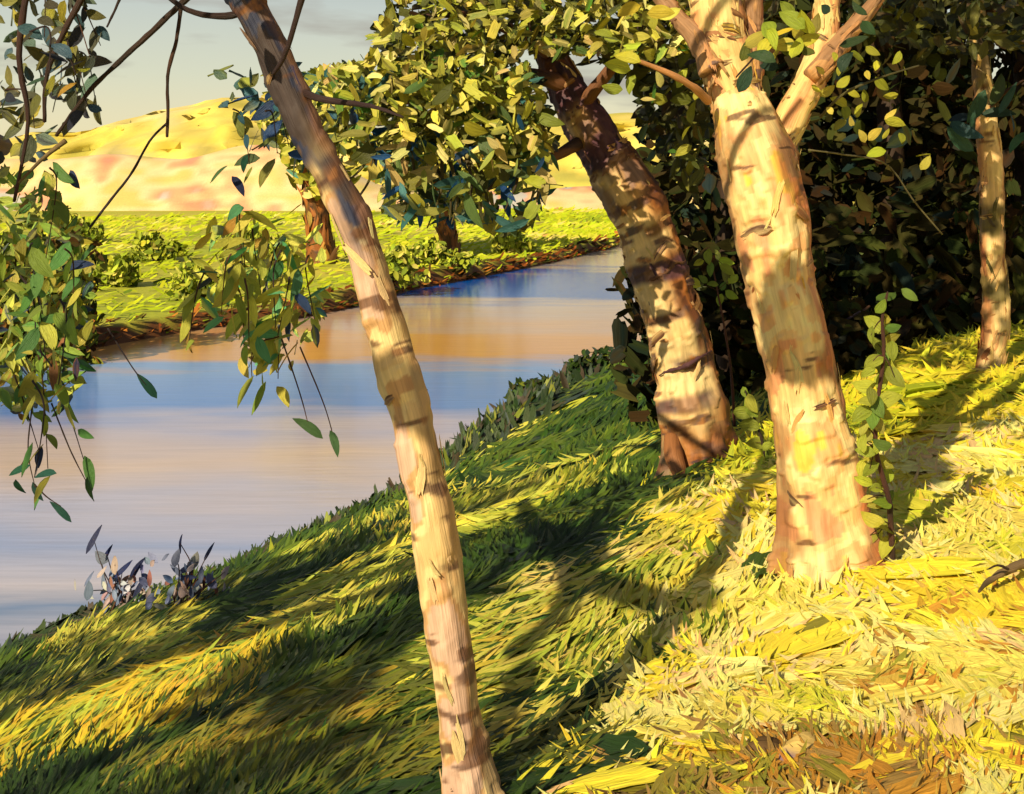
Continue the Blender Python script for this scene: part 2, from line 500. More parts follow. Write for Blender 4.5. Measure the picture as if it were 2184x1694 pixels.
xs = np.concatenate([np.arange(-40, -12, 2.0), np.arange(-12, 6, 0.08), np.arange(6, 16, 0.5), np.arange(16, 90, 4.0)])
ys = np.concatenate([np.arange(-40, -2, 2.0), np.arange(-2, 14, 0.08), np.arange(14, 30, 0.4), np.arange(30, 96, 3.0)])
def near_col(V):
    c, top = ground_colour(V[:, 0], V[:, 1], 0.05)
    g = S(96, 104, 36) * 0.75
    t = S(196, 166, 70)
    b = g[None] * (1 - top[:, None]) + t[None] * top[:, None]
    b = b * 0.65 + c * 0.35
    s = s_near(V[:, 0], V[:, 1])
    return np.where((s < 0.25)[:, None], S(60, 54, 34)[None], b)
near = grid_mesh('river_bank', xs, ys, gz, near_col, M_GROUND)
tag(near, 'grassy slope falling from the straw coloured bank top to the river')

xs = np.concatenate([np.arange(-300, -30, 15.0), np.arange(-30, 30, 0.5), np.arange(30, 300, 15.0)])
ys = np.concatenate([np.arange(4, 70, 0.5), np.arange(70, 160, 4.0), np.arange(160, 800, 40.0)])
def far_col(V):
    s = s_far(V[:, 0], V[:, 1])
    a, b = S(166, 178, 44), S(206, 190, 76)
    n_ = vnoise(V[:, :2], 3.0, 21)[:, None]
    c = a[None] * (1 - n_) + b[None] * n_
    return np.where((s < 0.9)[:, None], S(110, 66, 26)[None], c)
far = grid_mesh('far_bank', xs, ys, fz, far_col, M_GROUND)
tag(far, 'sunlit lime green far bank with a rusty brown edge at the water')

# ---- water
m, n_, l_, b_ = new_mat('river_water')
geo = n_.new('ShaderNodeNewGeometry')
sp = n_.new('ShaderNodeSeparateXYZ'); l_.new(geo.outputs['Position'], sp.inputs[0])
mp1 = n_.new('ShaderNodeMapping'); mp1.inputs['Scale'].default_value = (0.16, 0.55, 1)
l_.new(geo.outputs['Position'], mp1.inputs[0])
n1 = n_.new('ShaderNodeTexNoise'); n1.inputs['Scale'].default_value = 1.0; n1.inputs['Detail'].default_value = 5
l_.new(mp1.outputs[0], n1.inputs['Vector'])
ad = n_.new('ShaderNodeMath'); ad.operation = 'MULTIPLY'          # reflections of sky and bank put into the colour bands, with sandy orange shallows
sb = n_.new('ShaderNodeMath'); sb.operation = 'MULTIPLY_ADD'; sb.inputs[1].default_value = 0.30; sb.inputs[2].default_value = 0.85
l_.new(n1.outputs[0], sb.inputs[0])
l_.new(sp.outputs['Y'], ad.inputs[0]); l_.new(sb.outputs[0], ad.inputs[1])
mr = n_.new('ShaderNodeMapRange'); mr.inputs['From Min'].default_value = 0; mr.inputs['From Max'].default_value = 70
l_.new(ad.outputs[0], mr.inputs[0])
rp = n_.new('ShaderNodeValToRGB'); cr_ = rp.color_ramp
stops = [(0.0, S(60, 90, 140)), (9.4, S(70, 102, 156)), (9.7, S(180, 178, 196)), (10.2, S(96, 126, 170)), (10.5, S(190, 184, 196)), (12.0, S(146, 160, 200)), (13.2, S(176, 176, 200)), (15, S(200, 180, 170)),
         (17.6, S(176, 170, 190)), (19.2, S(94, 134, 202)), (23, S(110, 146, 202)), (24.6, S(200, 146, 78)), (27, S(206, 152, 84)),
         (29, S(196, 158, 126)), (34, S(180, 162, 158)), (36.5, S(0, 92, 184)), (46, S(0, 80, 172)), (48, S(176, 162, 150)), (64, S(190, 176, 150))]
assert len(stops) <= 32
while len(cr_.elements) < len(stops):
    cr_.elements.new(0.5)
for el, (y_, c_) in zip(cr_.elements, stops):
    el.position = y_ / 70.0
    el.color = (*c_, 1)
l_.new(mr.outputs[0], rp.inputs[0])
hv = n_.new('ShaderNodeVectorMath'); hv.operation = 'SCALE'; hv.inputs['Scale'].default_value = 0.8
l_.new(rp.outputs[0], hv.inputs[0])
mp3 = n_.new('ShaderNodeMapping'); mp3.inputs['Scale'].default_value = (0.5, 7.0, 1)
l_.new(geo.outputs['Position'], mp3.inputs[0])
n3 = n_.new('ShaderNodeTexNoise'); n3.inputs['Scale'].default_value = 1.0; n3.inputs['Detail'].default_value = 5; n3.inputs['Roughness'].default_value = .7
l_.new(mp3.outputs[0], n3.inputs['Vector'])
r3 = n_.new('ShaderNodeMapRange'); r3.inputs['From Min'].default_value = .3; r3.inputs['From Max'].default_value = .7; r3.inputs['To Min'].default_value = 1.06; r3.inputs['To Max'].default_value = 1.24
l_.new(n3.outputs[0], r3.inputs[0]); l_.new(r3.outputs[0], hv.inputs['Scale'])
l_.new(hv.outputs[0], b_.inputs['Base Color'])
b_.inputs['Roughness'].default_value = 0.12
b_.inputs['IOR'].default_value = 1.33
mp2 = n_.new('ShaderNodeMapping'); mp2.inputs['Scale'].default_value = (1.2, 9.0, 1)
l_.new(geo.outputs['Position'], mp2.inputs[0])
n2 = n_.new('ShaderNodeTexNoise'); n2.inputs['Scale'].default_value = 1.0; n2.inputs['Detail'].default_value = 6
l_.new(mp2.outputs[0], n2.inputs['Vector'])
bu = n_.new('ShaderNodeBump'); bu.inputs['Strength'].default_value = 0.16; bu.inputs['Distance'].default_value = 0.03
l_.new(n2.outputs[0], bu.inputs['Height']); l_.new(bu.outputs[0], b_.inputs['Normal'])
M_WATER = m
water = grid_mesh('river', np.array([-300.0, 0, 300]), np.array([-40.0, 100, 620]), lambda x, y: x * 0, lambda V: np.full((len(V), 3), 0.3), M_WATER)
tag(water, 'calm river with bands of blue, pink grey and orange')

# ---- hill and bluff far beyond the river
def ridge_mesh(name, xs, y0, depth, hf, colf):
    rows = np.linspace(0, 1, 26)
    V = []
    for r in rows:
        z = hf(xs) * np.sin(r * np.pi / 2) - 0.3
        V.append(np.stack([xs, np.full(len(xs), y0) + depth * r, z], -1))
    V = np.concatenate(V)
    V[:, 1] += (vnoise(V, 6, 31) - 0.5) * depth * 0.2 + (vnoise(V, 1.8, 32) - .5) * depth * .06
    w = len(xs)
    i = np.arange(len(V)).reshape(len(rows), w)
    f = np.stack([i[:-1, :-1], i[:-1, 1:], i[1:, 1:], i[1:, :-1]], -1).reshape(-1, 4)
    o = mesh_obj(name, V, f, M_GROUND, colf(V))
    o['kind'] = 'structure'
    return o
hx = np.linspace(-330, 330, 420)
def hill_h(x):
    return 10 + 11 * np.exp(-((x + 72) / 26.0) ** 2) + 7 * np.exp(-((x - 30) / 60.0) ** 2) + 4 * vnoise(np.stack([x, x * 0], -1), 18, 33)
def patchy(pal, k, sd):
    def f(V):
        w, c = pal
        q = V * np.array([1, .5, 2.0])
        v = np.clip((vnoise(q, k, sd) * .6 + vnoise(q, k * .35, sd + 1) * .4 - .5) * 2.0 + .5, 0, .999)
        i = np.interp(v, np.cumsum(w) - w / 2, np.arange(len(w)))
        a = np.floor(i).astype(int); fr_ = (i - a)[:, None]
        b = np.minimum(a + 1, len(w) - 1)
        return c[a] * (1 - fr_) + c[b] * fr_
    return f
P_HILL = PAL((1, 196, 186, 84), (3, 214, 194, 84), (2, 222, 202, 110), (1, 228, 210, 142))
P_BLUFF = PAL((1, 206, 190, 110), (3, 228, 198, 136), (2, 232, 210, 158), (2, 226, 176, 128), (1.2, 222, 150, 118), (1, 190, 186, 178))
hill = ridge_mesh('hill', hx, 200, 70, hill_h, patchy(P_HILL, 14, 34))
tag(hill, 'distant rounded yellow hill under the pale sky')
bx = np.linspace(-130, 40, 520)
def bluff_h(x):
    a = sst(-130, -95, x) * 1.0
    return a * (5.8 + 2.6 * vnoise(np.stack([x, x * 0], -1), 7, 35)) * (1 - 0.55 * sst(-26, -8, x))
bluff = ridge_mesh('bluff', bx, 104, 9, bluff_h, patchy(P_BLUFF, 4.5, 36))
tag(bluff, 'pale cream and pink sunlit bluff across the far meadow')
# ================================================================== GRASS (dabs lying on and standing from the ground)
def grass_patch(name, label, x, y, size, colr, flat, dirs, lift=0.02, nu=6, nv=5, zf=gz, parent=None, asp=(0.3, 0.5), lean=0.45, ridge=0.045, tone=0.12):
    n = len(x)
    z = zf(x, y)
    e = 0.08 * np.maximum(1, size)
    nx = -(zf(x + e, y) - zf(x - e, y)) / (2 * e); ny = -(zf(x, y + e) - zf(x, y - e)) / (2 * e)
    N = nrm(np.stack([nx, ny, np.ones(n)], -1)) + np.array([-0.3, -0.8, 0.0])[None] * (lean * rng.uniform(0, 1, n) ** 1.3)[:, None] + rng.normal(0, flat, (n, 3))
    L = size * rng.uniform(0.55, 1.5, n)
    W = L * rng.uniform(asp[0], asp[1], n)
    C = np.stack([x, y, z + lift * rng.uniform(0.1, 1.3, n) + 0.1 * W], -1)
    o = stroke_obj(name, M_PAINT, parent, None, 'stuff', C, dirs, N, L, W, colr, None, nu=nu, nv=nv, ridge=ridge, tone=tone)
    if label: tag(o, label, 'grass')
    return o

def tufts(name, label, x, y, size, colr, ang, nb, zf=gz, rise=(0.0, 0.3), thin=0.05, spread=0.42, nu=4):
    n = len(x)
    k = np.repeat(np.arange(n), nb)
    m = len(k)
    L = size[k] * rng.uniform(0.5, 1.15, m)
    a = ang[k] + rng.normal(0, 0.17, m)
    off = rng.uniform(-spread, spread, m) * size[k]; al = rng.normal(0, 0.32, m) * size[k]
    bx = x[k] - np.sin(ang[k]) * off + np.cos(ang[k]) * al
    by = y[k] + np.cos(ang[k]) * off + np.sin(ang[k]) * al
    z = zf(bx, by)
    z2 = zf(bx + np.cos(a) * L * .5, by + np.sin(a) * L * .5)
    up = rng.uniform(*rise, m)
    U = np.stack([np.cos(a), np.sin(a), (z2 - z) / (L * .5) + up], -1)
    N = nrm(np.stack([-0.25 + rng.normal(0, .25, m), -0.45 + rng.normal(0, .25, m), np.ones(m)], -1))
    C = np.stack([bx, by, z + size[k] * (.02 + rng.uniform(0, .09, m)) + L * up * .35], -1)
    c = colr[k] * (1 + rng.normal(0, .075, (m, 1))) * (1 + rng.normal(0, .05, (m, 3)))
    V, Fc, cc, uv = strokes(C, U, N, L, L * thin * rng.uniform(.6, 1.7, m), c, None, nu=nu, nv=2, leaf=True, bend=.1, ridge=0, curl=.12, tone=.12)
    o = mesh_obj(name, V, Fc, M_PAINT, cc, uv, None, None, True, 'stuff')
    if label: tag(o, label, 'grass')
    return o

def sow(n, y0=2.2, y1=26):
    y = np.exp(rng.uniform(math.log(y0), math.log(y1), n))
    x = rng.uniform(-0.62, 0.64, n) * y + rng.uniform(-0.6, 0.6, n)
    k = s_near(x, y) > 0.03
    return x[k], y[k]
def sway(x, y, top):
    n = len(x)
    P = np.stack([x, y], -1)
    a = 0.62 + (vnoise(P, 0.8, 91) - 0.5) * 2.6 + rng.normal(0, 0.25, n)
    b = vnoise(P, 0.35, 92) * 9 + rng.normal(0, 0.4, n)
    return np.where(rng.uniform(0, 1, n) < top, b, a)
# matted thatch close to the soil, then tufts of blades over it
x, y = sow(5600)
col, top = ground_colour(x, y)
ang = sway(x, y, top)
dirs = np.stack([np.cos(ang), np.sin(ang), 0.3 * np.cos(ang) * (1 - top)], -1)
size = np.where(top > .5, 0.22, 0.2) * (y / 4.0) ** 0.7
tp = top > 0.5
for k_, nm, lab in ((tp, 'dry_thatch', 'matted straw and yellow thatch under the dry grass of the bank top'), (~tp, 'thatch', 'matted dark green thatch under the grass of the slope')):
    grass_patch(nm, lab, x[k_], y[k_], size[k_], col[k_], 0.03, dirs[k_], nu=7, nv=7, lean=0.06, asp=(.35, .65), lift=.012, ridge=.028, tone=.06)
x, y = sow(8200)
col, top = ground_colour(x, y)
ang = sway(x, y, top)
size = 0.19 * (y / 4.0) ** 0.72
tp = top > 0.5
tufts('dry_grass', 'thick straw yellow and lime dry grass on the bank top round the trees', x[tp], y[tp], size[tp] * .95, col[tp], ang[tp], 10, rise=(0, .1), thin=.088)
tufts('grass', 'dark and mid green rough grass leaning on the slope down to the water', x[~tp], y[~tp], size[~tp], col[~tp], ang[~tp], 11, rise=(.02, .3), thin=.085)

# shaggy upright growth along the water line
n = 1500
y = np.exp(rng.uniform(math.log(8), math.log(27), n))
x = np.interp(y, _ny, _nx) + np.abs(rng.normal(0.05, 0.38, n)) * (y / 12) ** 0.5
C = np.stack([x, y, gz(x, y) + 0.05 * (y / 10)], -1)
P_SHORE = PAL((4, 34, 54, 24), (3, 52, 72, 28), (1.5, 70, 60, 44), (1, 58, 72, 66), (0.8, 120, 130, 44))
o = stroke_obj('shore_grass', M_PAINT, None, None, 'stuff', C, np.array([[0.25, 0.05, 1.0]]) + rng.normal(0, 0.45, (n, 3)), face_normal(n, 0.4),
               0.16 * (y / 10) ** 0.8 * rng.uniform(0.6, 1.5, n) * np.where(y > 13, 1.6, 1.0), 0.05 * (y / 10) ** 0.8 * rng.uniform(0.7, 1.5, n), pick(P_SHORE, n), nu=5, nv=4)
tag(o, 'dark shaggy grass hanging over the near water edge', 'grass')

# far bank grass
n = 11000
x = rng.uniform(-34, 22, n); y = np.interp(x, _fx, _fy) + 75 * rng.uniform(0, 1, n) ** 2.2
s = s_far(x, y)
P_FAR = PAL((1, 96, 116, 36), (2.5, 142, 158, 36), (5, 172, 184, 32), (3, 192, 192, 56), (1.5, 212, 198, 104), (.5, 196, 156, 90))
P_RUST = PAL((3, 120, 66, 26), (2, 72, 48, 24), (2, 84, 84, 30), (1, 176, 112, 44))
cc = pickn(P_FAR, np.stack([x, y], -1) * np.array([1, .6]), 5, 61, .45)
cc = np.where(((s < 1.0) & (rng.uniform(0, 1, n) < 0.9))[:, None], pick(P_RUST, n), cc)
P_ = np.stack([x, y, fz(x, y) + .1], -1)
h_ = .36 * (y / 40) ** .9
o = stroke_obj('far_grass', M_MATT, None, None, 'stuff', P_, np.array([[.8, 0, .45]]) + rng.normal(0, .4, (len(x), 3)), np.array([[-.2, -.5, .9]]) + rng.normal(0, .25, (len(x), 3)),
               h_ * rng.uniform(.6, 1.5, len(x)), h_ * rng.uniform(.18, .4, len(x)), cc, None, nu=4, nv=3, ridge=.03, tone=.12)
tag(o, 'soft bright lime green grass covering the far bank', 'grass')

# ================================================================== TREES
def bark_fn(base, dark, accent, scars=0.62, seed=0, ring=False):
    base, dark, accent = S(*base), S(*dark), S(*accent)
    def f(V, t):
        a = vnoise(V * np.array([1, 1, 0.45]), 0.11, seed)[:, None]
        b = vnoise(V * np.array([0.6, 0.6, 1.8]), 0.16, seed + 3)[:, None]
        c = base * (1 - a * 0.6) + accent * a * 0.6
        m = sst(scars, scars + 0.08, b)
        return c * (1 - m) + dark * m
    return f

def full_bark(pal, scar, seed, zones=(), spots=0.7, size=0.12):
    """one continuous skin: long blotches of the palette, cross scars, and zones (t0, t1, soft, th0, th1, palette, amount)"""
    def f(V, t, th, R, ln):
        q = np.stack([ln * 0.45, np.cos(th) * R, np.sin(th) * R], -1)
        def blot(pl, k, sd):
            w, c = pl
            cw = np.cumsum(w)
            v = np.clip((vnoise(q, k, sd) * .6 + vnoise(q, k * .35, sd + 1) * .4 - .5) * 2.2 + .5, 0, .999)
            out = 0
            for i in range(len(w)):
                lo = cw[i] - w[i]; hi = cw[i]
                m = sst(lo - .012, lo + .012, v) * (1 - sst(hi - .012, hi + .012, v)) if 0 < i < len(w) - 1 else ((1 - sst(hi - .012, hi + .012, v)) if i == 0 else sst(lo - .012, lo + .012, v))
                out = out + m[:, None] * c[i]
            return out
        c = blot(pal, size, seed)
        for (t0, t1, soft, h0, h1, pl, am) in zones:
            e = (vnoise(q, size * .5, seed + 11) - .5)
            m = sst(t0 - soft, t0 + soft, t + e * soft * 3) * (1 - sst(t1 - soft, t1 + soft, t + e * soft * 3))
            m = m * sst(h0 - .35, h0 + .35, th + e * 1.6) * (1 - sst(h1 - .35, h1 + .35, th + e * 1.6)) * am
            c = c * (1 - m[:, None]) + blot(pl, size * .7, seed + 13) * m[:, None]
        q2 = np.stack([ln * 2.6, np.cos(th) * R, np.sin(th) * R], -1)
        k = sst(spots, spots + .07, vnoise(q2, size * .9, seed + 17) * .7 + vnoise(q2, size * .3, seed + 18) * .3)
        c = c * (1 - k[:, None] * .85) + blot(scar, size * .5, seed + 19) * (k * .85)[:, None]
        g = vnoise(np.stack([ln * .2, np.cos(th) * R, np.sin(th) * R], -1), .012, seed + 21)
        return np.clip(c * (.82 + .36 * g[:, None]), .004, .9)
    f.wants_angle = True
    return f

FL = 0.003
def bark_flakes(parent, fr, n, L, pal, scar, scar_p=0.15, tmin=0.02, tmax=0.98, name='bark_flakes', band=None):
    X, R, T, E1, E2 = fr
    k = len(X)
    def spots(m):
        i = np.clip((rng.uniform(tmin, tmax, m) * k).astype(int), 0, k - 1)
        th = rng.uniform(-2.3, 2.3, m)
        dr = np.cos(th)[:, None] * E1[i] + np.sin(th)[:, None] * E2[i]
        C = X[i] + dr * (R[i] * rng.uniform(1.0, 1.025, m) + FL)[:, None] + T[i] * rng.normal(0, 0.02, m)[:, None]
        return i, th, dr, C, np.cross(T[i], dr)
    i, th, dr, C, tang = spots(n)
    c = pickn(pal, C, L * 1.3, 71, 0.55)
    if band is not None:
        c = band(i / k, th, c)
    l = L * rng.uniform(0.5, 1.5, n)
    w = np.minimum(l * rng.uniform(0.25, 0.5, n), R[i] * 0.8)
    U = T[i] + tang * rng.normal(0, 0.3, n)[:, None]
    A = strokes(C, U, dr + rng.normal(0, 0.025, (n, 3)), l, w * .55, c, None, nv=6, ridge=0.04, curl=0.01, cup=-0.3, bend=0.1)
    m = int(n * scar_p * 2.0) + 4
    i, th, dr, C, tang = spots(m)
    l = R[i] * rng.uniform(0.35, 1.3, m)
    B = strokes(C, tang + T[i] * rng.normal(0, 0.4, m)[:, None], dr, l, l * rng.uniform(0.18, 0.45, m), pick(scar, m), pick(pal, m), nv=6, ridge=0.04, curl=l / R[i] * 0.5, curl_sd=0.03, cup=-0.1, bend=0.25)
    V = np.concatenate([A[0], B[0]]); Fc = np.concatenate([A[1], B[1] + len(A[0])])
    return mesh_obj(name, V, Fc, M_BARK, np.concatenate([A[2], B[2]]), np.concatenate([A[3], B[3]]), parent, parent['base'], True, 'stuff')

def px_path(pts, d0, d1):
    """trunk drawn by its centre line and width as seen: (px, py, width)"""
    k = len(pts)
    P, R = [], []
    for i, (a, b, w) in enumerate(pts):
        d = d0 + (d1 - d0) * i / (k - 1)
        P.append(Q(a, b, d)); R.append(w / F * d / 2)
    return np.array(P), np.array(R)

P_BARK1 = PAL((4, 228, 192, 132), (3, 236, 206, 146), (1.5, 206, 160, 108), (1, 214, 176, 150))
P_SCAR = PAL((3, 104, 66, 40), (2, 84, 56, 44), (1, 140, 92, 52))

# ---- slender leaning tree in front
P_BLUE_SHADE = PAL((2, 66, 54, 52), (2, 46, 50, 74), (.8, 104, 82, 70), (1.4, 38, 44, 66))  # crown shade on the upper leaning trunk, put into the bark colour
b1 = G(1012, 1735)
b3 = G(1778, 1212)
d3 = b3[1]
t1 = thing('leaning_tree', b1, 'slender pale trunk leaning left, nearest the viewer, rising from the bottom edge', 'tree')
P, R = px_path([(1018, 1760, 132), (1008, 1690, 108), (985, 1560, 98), (966, 1420, 94), (950, 1300, 92), (926, 1150, 96), (904, 1020, 92), (880, 900, 88),
                (846, 780, 90), (808, 650, 80), (774, 530, 75), (728, 420, 73), (664, 300, 70), (612, 180, 70), (560, 70, 70), (510, -30, 68), (450, -170, 66), (400, -330, 52)], b1[1], b1[1] + 0.35)
_, fr1 = tube_obj('trunk', P, R, full_bark(P_BARK1, P_SCAR, 1, [(.70, 2, .035, -9, 9, P_BLUE_SHADE, 1.0), (.60, .70, .02, -.2, 9, P_BLUE_SHADE, 1.0), (-1, 2, .1, .75, 9, PAL((2, 150, 104, 66), (1, 112, 78, 56)), .6), (.655, .675, .006, -9, 9, P_SCAR, .8)], .68, .1), t1, b1, n=420, seg=40, lump=0.14, fine=.006, flare=.5)  # right side, away from the sun, shaded by bark colour
def band1(t, th, c):
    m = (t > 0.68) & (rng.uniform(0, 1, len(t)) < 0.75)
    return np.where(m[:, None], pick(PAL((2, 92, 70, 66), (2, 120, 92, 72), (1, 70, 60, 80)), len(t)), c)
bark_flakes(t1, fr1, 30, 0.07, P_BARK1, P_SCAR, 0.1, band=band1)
top1 = P[-3:]
D1 = b1[1] + 0.3
twig(t1, [Q(612, 185, D1), Q(690, 212, D1 - .1), Q(790, 226, D1 - .15), Q(860, 250, D1 - .2)], 0.012, 0.003)
twig(t1, [Q(540, 20, D1), Q(480, 34, D1), Q(400, 22, D1), Q(330, -30, D1)], 0.011, 0.006)
twig(t1, [Q(650, -30, D1 - .3), Q(612, 105, D1 - .28), Q(583, 158, D1 - .25)], 0.008, 0.005)
# upper limbs (above the view) whose shadows fall on the ground and on the forked trunk
for a, bb, r in [((470, -120), (-.45, .3, .9), .035), ((430, -240), (.5, -.2, 1.1), .03), ((400, -320), (-.1, -.4, 1.2), .03), ((500, -40), (.55, -.15, .75), .03)]:
    p0 = Q(a[0], a[1], D1)
    q1 = p0 + np.array(bb) * 0.6 + rng.normal(0, .05, 3); q2 = p0 + np.array(bb) * 1.3
    tube_obj('branch', [p0, q1, q2], [r, r * .7, r * .35], bark_fn((150, 116, 84), (70, 50, 40), (130, 100, 84), .6, 5), t1, b1, n=18, seg=10)
P_L1 = PAL((3, 84, 96, 34), (2, 120, 128, 44), (2, 60, 84, 70), (1, 40, 66, 92), (2, 150, 150, 54))
def foliage(parent, C, L, pal, asp=0.45, k=0.8, leafy=True, name='foliage', nu=5, nv=4, down=0.0, pal2=None, mat=None):
    n = len(C)
    U = rng.normal(0, 1, (n, 3)) + np.array([0, 0, -down])
    return stroke_obj(name, mat or M_PAINT, parent, parent['base'], 'stuff', C, U, face_normal(n, k), L * rng.uniform(0.6, 1.4, n), L * asp * rng.uniform(0.6, 1.4, n),
                      pick(pal, n), pick(pal2 or pal, n), nu=nu, nv=nv, leaf=leafy, ridge=0.06)
def blob(c, r, n, hollow=0.5):
    v = nrm(rng.normal(0, 1, (n, 3))) * (rng.uniform(hollow ** 3, 1, (n, 1)) ** (1 / 3))
    return np.asarray(c)[None] + v * np.asarray(r)[None]
def unseen(C, m=0.05):
    """keep only what hangs above or beside the view (crowns that overhang it)"""
    X = C[:, 0] / np.maximum(C[:, 1], 0.01); Z = (C[:, 2] - CAMZ) / np.maximum(C[:, 1], 0.01)
    inv = (C[:, 1] > 0.05) & (np.abs(X) < 0.4664 + m) & (Z < HY / F + m) & (Z > -0.6)
    return C[~inv]
def sunward(P, t):
    return np.asarray(P) - SUN_TRAVEL * t
PT3 = Q(1675, 650, d3 - .1)
C = np.concatenate([blob(sunward(PT3, 3.0), (.14, .12, .2), 520, 0), blob(Q(380, -380, D1), (.7, .7, .5), 260)])
foliage(t1, unseen(C), 0.1, P_L1)

# ---- thick scarred tree
b2 = G(1490, 1000)
t2 = thing('scarred_tree', b2, 'thick leaning trunk with plum and brown scarred bark, left of the forked tree', 'tree')
d2 = b2[1]
P, R = px_path([(1500, 1040, 178), (1492, 990, 152), (1480, 900, 140), (1462, 800, 134), (1443, 700, 128), (1416, 610, 122), (1388, 520, 126), (1348, 425, 120),
                (1294, 335, 108), (1238, 240, 92), (1190, 150, 74), (1150, 60, 60), (1112, -30, 56), (1070, -150, 44)], d2, d2 + 0.5)
P_PLUM = PAL((3, 92, 58, 66), (2, 70, 48, 60), (2, 116, 78, 56), (1, 150, 110, 84))
P_BARK2 = PAL((1, 150, 116, 96), (2, 186, 142, 90), (4, 222, 184, 122), (3, 232, 200, 140))
P_SCAR2 = PAL((3, 104, 64, 36), (2, 84, 54, 56), (1.5, 150, 90, 40), (1, 56, 44, 58))
P_RUST_SHADE = PAL((2, 156, 94, 40), (2, 112, 66, 36), (1, 80, 56, 50))  # rust foot of the trunk, and its shaded right side put into colour
_, fr2 = tube_obj('trunk', P, R, full_bark(P_BARK2, P_SCAR2, 8, [(.60, 2, .02, -9, 9, P_PLUM, 1.0), (.655, .70, .01, -.9, .5, P_BARK2, .9), (-1, .62, .05, .5, 9, P_RUST_SHADE, 1.0), (-1, .15, .03, -9, 9, P_RUST_SHADE, .8), (.395, .43, .006, -9, 9, P_PLUM, .95), (.235, .26, .006, -.5, 9, P_SCAR2, .95), (.325, .342, .005, -1.2, .6, P_SCAR2, .95), (.47, .49, .006, -.2, 9, P_SCAR2, .9), (.175, .2, .006, -9, .3, P_PLUM, .9), (.52, .58, .01, -9, -.6, P_PLUM, .7)], .6, .2), t2, b2, n=360, seg=64, lump=0.2, fine=.014, flare=.5)
P_PLUM = PAL((3, 92, 58, 66), (2, 70, 48, 60), (2, 116, 78, 56), (1, 150, 110, 84))
P_BARK2 = PAL((4, 222, 178, 116), (3, 230, 194, 130), (2, 178, 132, 82), (1, 150, 116, 96))
P_SCAR2 = PAL((3, 104, 64, 36), (2, 84, 54, 56), (1.5, 150, 90, 40), (1, 56, 44, 58))
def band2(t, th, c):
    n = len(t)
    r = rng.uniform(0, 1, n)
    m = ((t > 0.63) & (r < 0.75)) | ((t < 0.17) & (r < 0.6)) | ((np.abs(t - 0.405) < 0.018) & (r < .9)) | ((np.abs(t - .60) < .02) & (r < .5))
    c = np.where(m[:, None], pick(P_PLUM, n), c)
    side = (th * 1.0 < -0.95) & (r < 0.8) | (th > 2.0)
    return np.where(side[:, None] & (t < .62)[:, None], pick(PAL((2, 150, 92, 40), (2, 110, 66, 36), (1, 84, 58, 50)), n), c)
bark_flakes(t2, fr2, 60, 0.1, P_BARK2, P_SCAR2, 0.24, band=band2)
# ridges of torn bark that cross the trunk
for t_, w_ in [(0.405, 1), (0.60, 1), (0.25, .8), (0.70, .9)]:
    X, Rr, T, E1, E2 = fr2
    i = int(t_ * len(X))
    th = np.linspace(-1.1, 1.1, 7) + rng.normal(0, .1)
    pts = [X[i] + T[i] * (0.05 * math.sin(a * 1.3) + rng.normal(0, .008)) + (np.cos(a) * E1[i] + np.sin(a) * E2[i]) * Rr[i] * 1.0 for a in th]
    cc = pick(P_PLUM, 1)[0]
    tube_obj('bark_ridge', pts, [.004, .01 * w_, .016 * w_, .019 * w_, .014 * w_, .009 * w_, .004], lambda V, t, cc=cc: cc[None] * (0.8 + 0.5 * vnoise(V, .03)[:, None]), t2, b2, n=26, seg=8, lump=.9)
for a, c_ in [((1438, 975), (1460, 1030)), ((1530, 960), (1575, 1010)), ((1500, 985), (1505, 1035))]:
    p0 = Q(a[0], a[1], d2 - .16); p1 = Q(c_[0], c_[1], d2 - .28)
    tube_obj('root', [p0 + np.array([0, .1, .1]), p0, p1], [.05, .06, .03], bark_fn((150, 96, 50), (70, 44, 40), (120, 80, 60), .5, 9), t2, b2, n=14, seg=10)
# its limbs, leaving to the left among the leaves
LIMB2 = [[(1200, 180, 40), (1120, 160, 30), (1000, 190, 22), (880, 215, 14), (760, 235, 8)], [(1260, 290, 34), (1190, 330, 24), (1100, 370, 18), (1010, 420, 12), (950, 480, 6)],
         [(1170, 110, 34), (1080, 60, 26), (960, 30, 18), (820, 60, 8)], [(1230, 240, 34), (1300, 150, 26), (1370, 60, 22), (1420, -40, 16)]]
for lp in LIMB2:
    P, R = px_path(lp, d2 + .3, d2 - .2)
    tube_obj('branch', P, R, bark_fn((128, 84, 52), (66, 46, 44), (110, 76, 60), .5, 12), t2, b2, n=30, seg=10)
P_C_SHADE = PAL((4, 58, 62, 22), (3, 84, 86, 30), (2, 46, 54, 20), (1, 72, 54, 26), (1, 110, 112, 40))  # shade inside the crowns put into darker leaf pigment
P_C_LIT = PAL((4, 184, 186, 62), (3, 216, 206, 88), (2.5, 240, 220, 134), (2, 122, 132, 44), (1, 86, 134, 50), (1.5, 90, 94, 36))  # sunlit highlights of the same crown put into lighter pigment
P_C_TEAL = PAL((3, 66, 116, 116), (2, 40, 90, 146), (2, 100, 128, 70), (2, 176, 178, 84), (1, 60, 72, 44), (1, 222, 204, 124))
def region(pts, n, d0, d1, edge=0):
    """random places inside a polygon of the view at depths d0..d1"""
    pts = np.array(pts, float)
    lo, hi = pts.min(0), pts.max(0)
    out = []
    while len(out) < n:
        q = rng.uniform(lo, hi)
        ins = False
        j = len(pts) - 1
        for i in range(len(pts)):
            if (pts[i, 1] > q[1]) != (pts[j, 1] > q[1]) and q[0] < (pts[j, 0] - pts[i, 0]) * (q[1] - pts[i, 1]) / (pts[j, 1] - pts[i, 1]) + pts[i, 0]:
                ins = not ins
            j = i
        if ins:
            out.append(Q(q[0], q[1], rng.uniform(d0, d1)))
    return np.array(out)
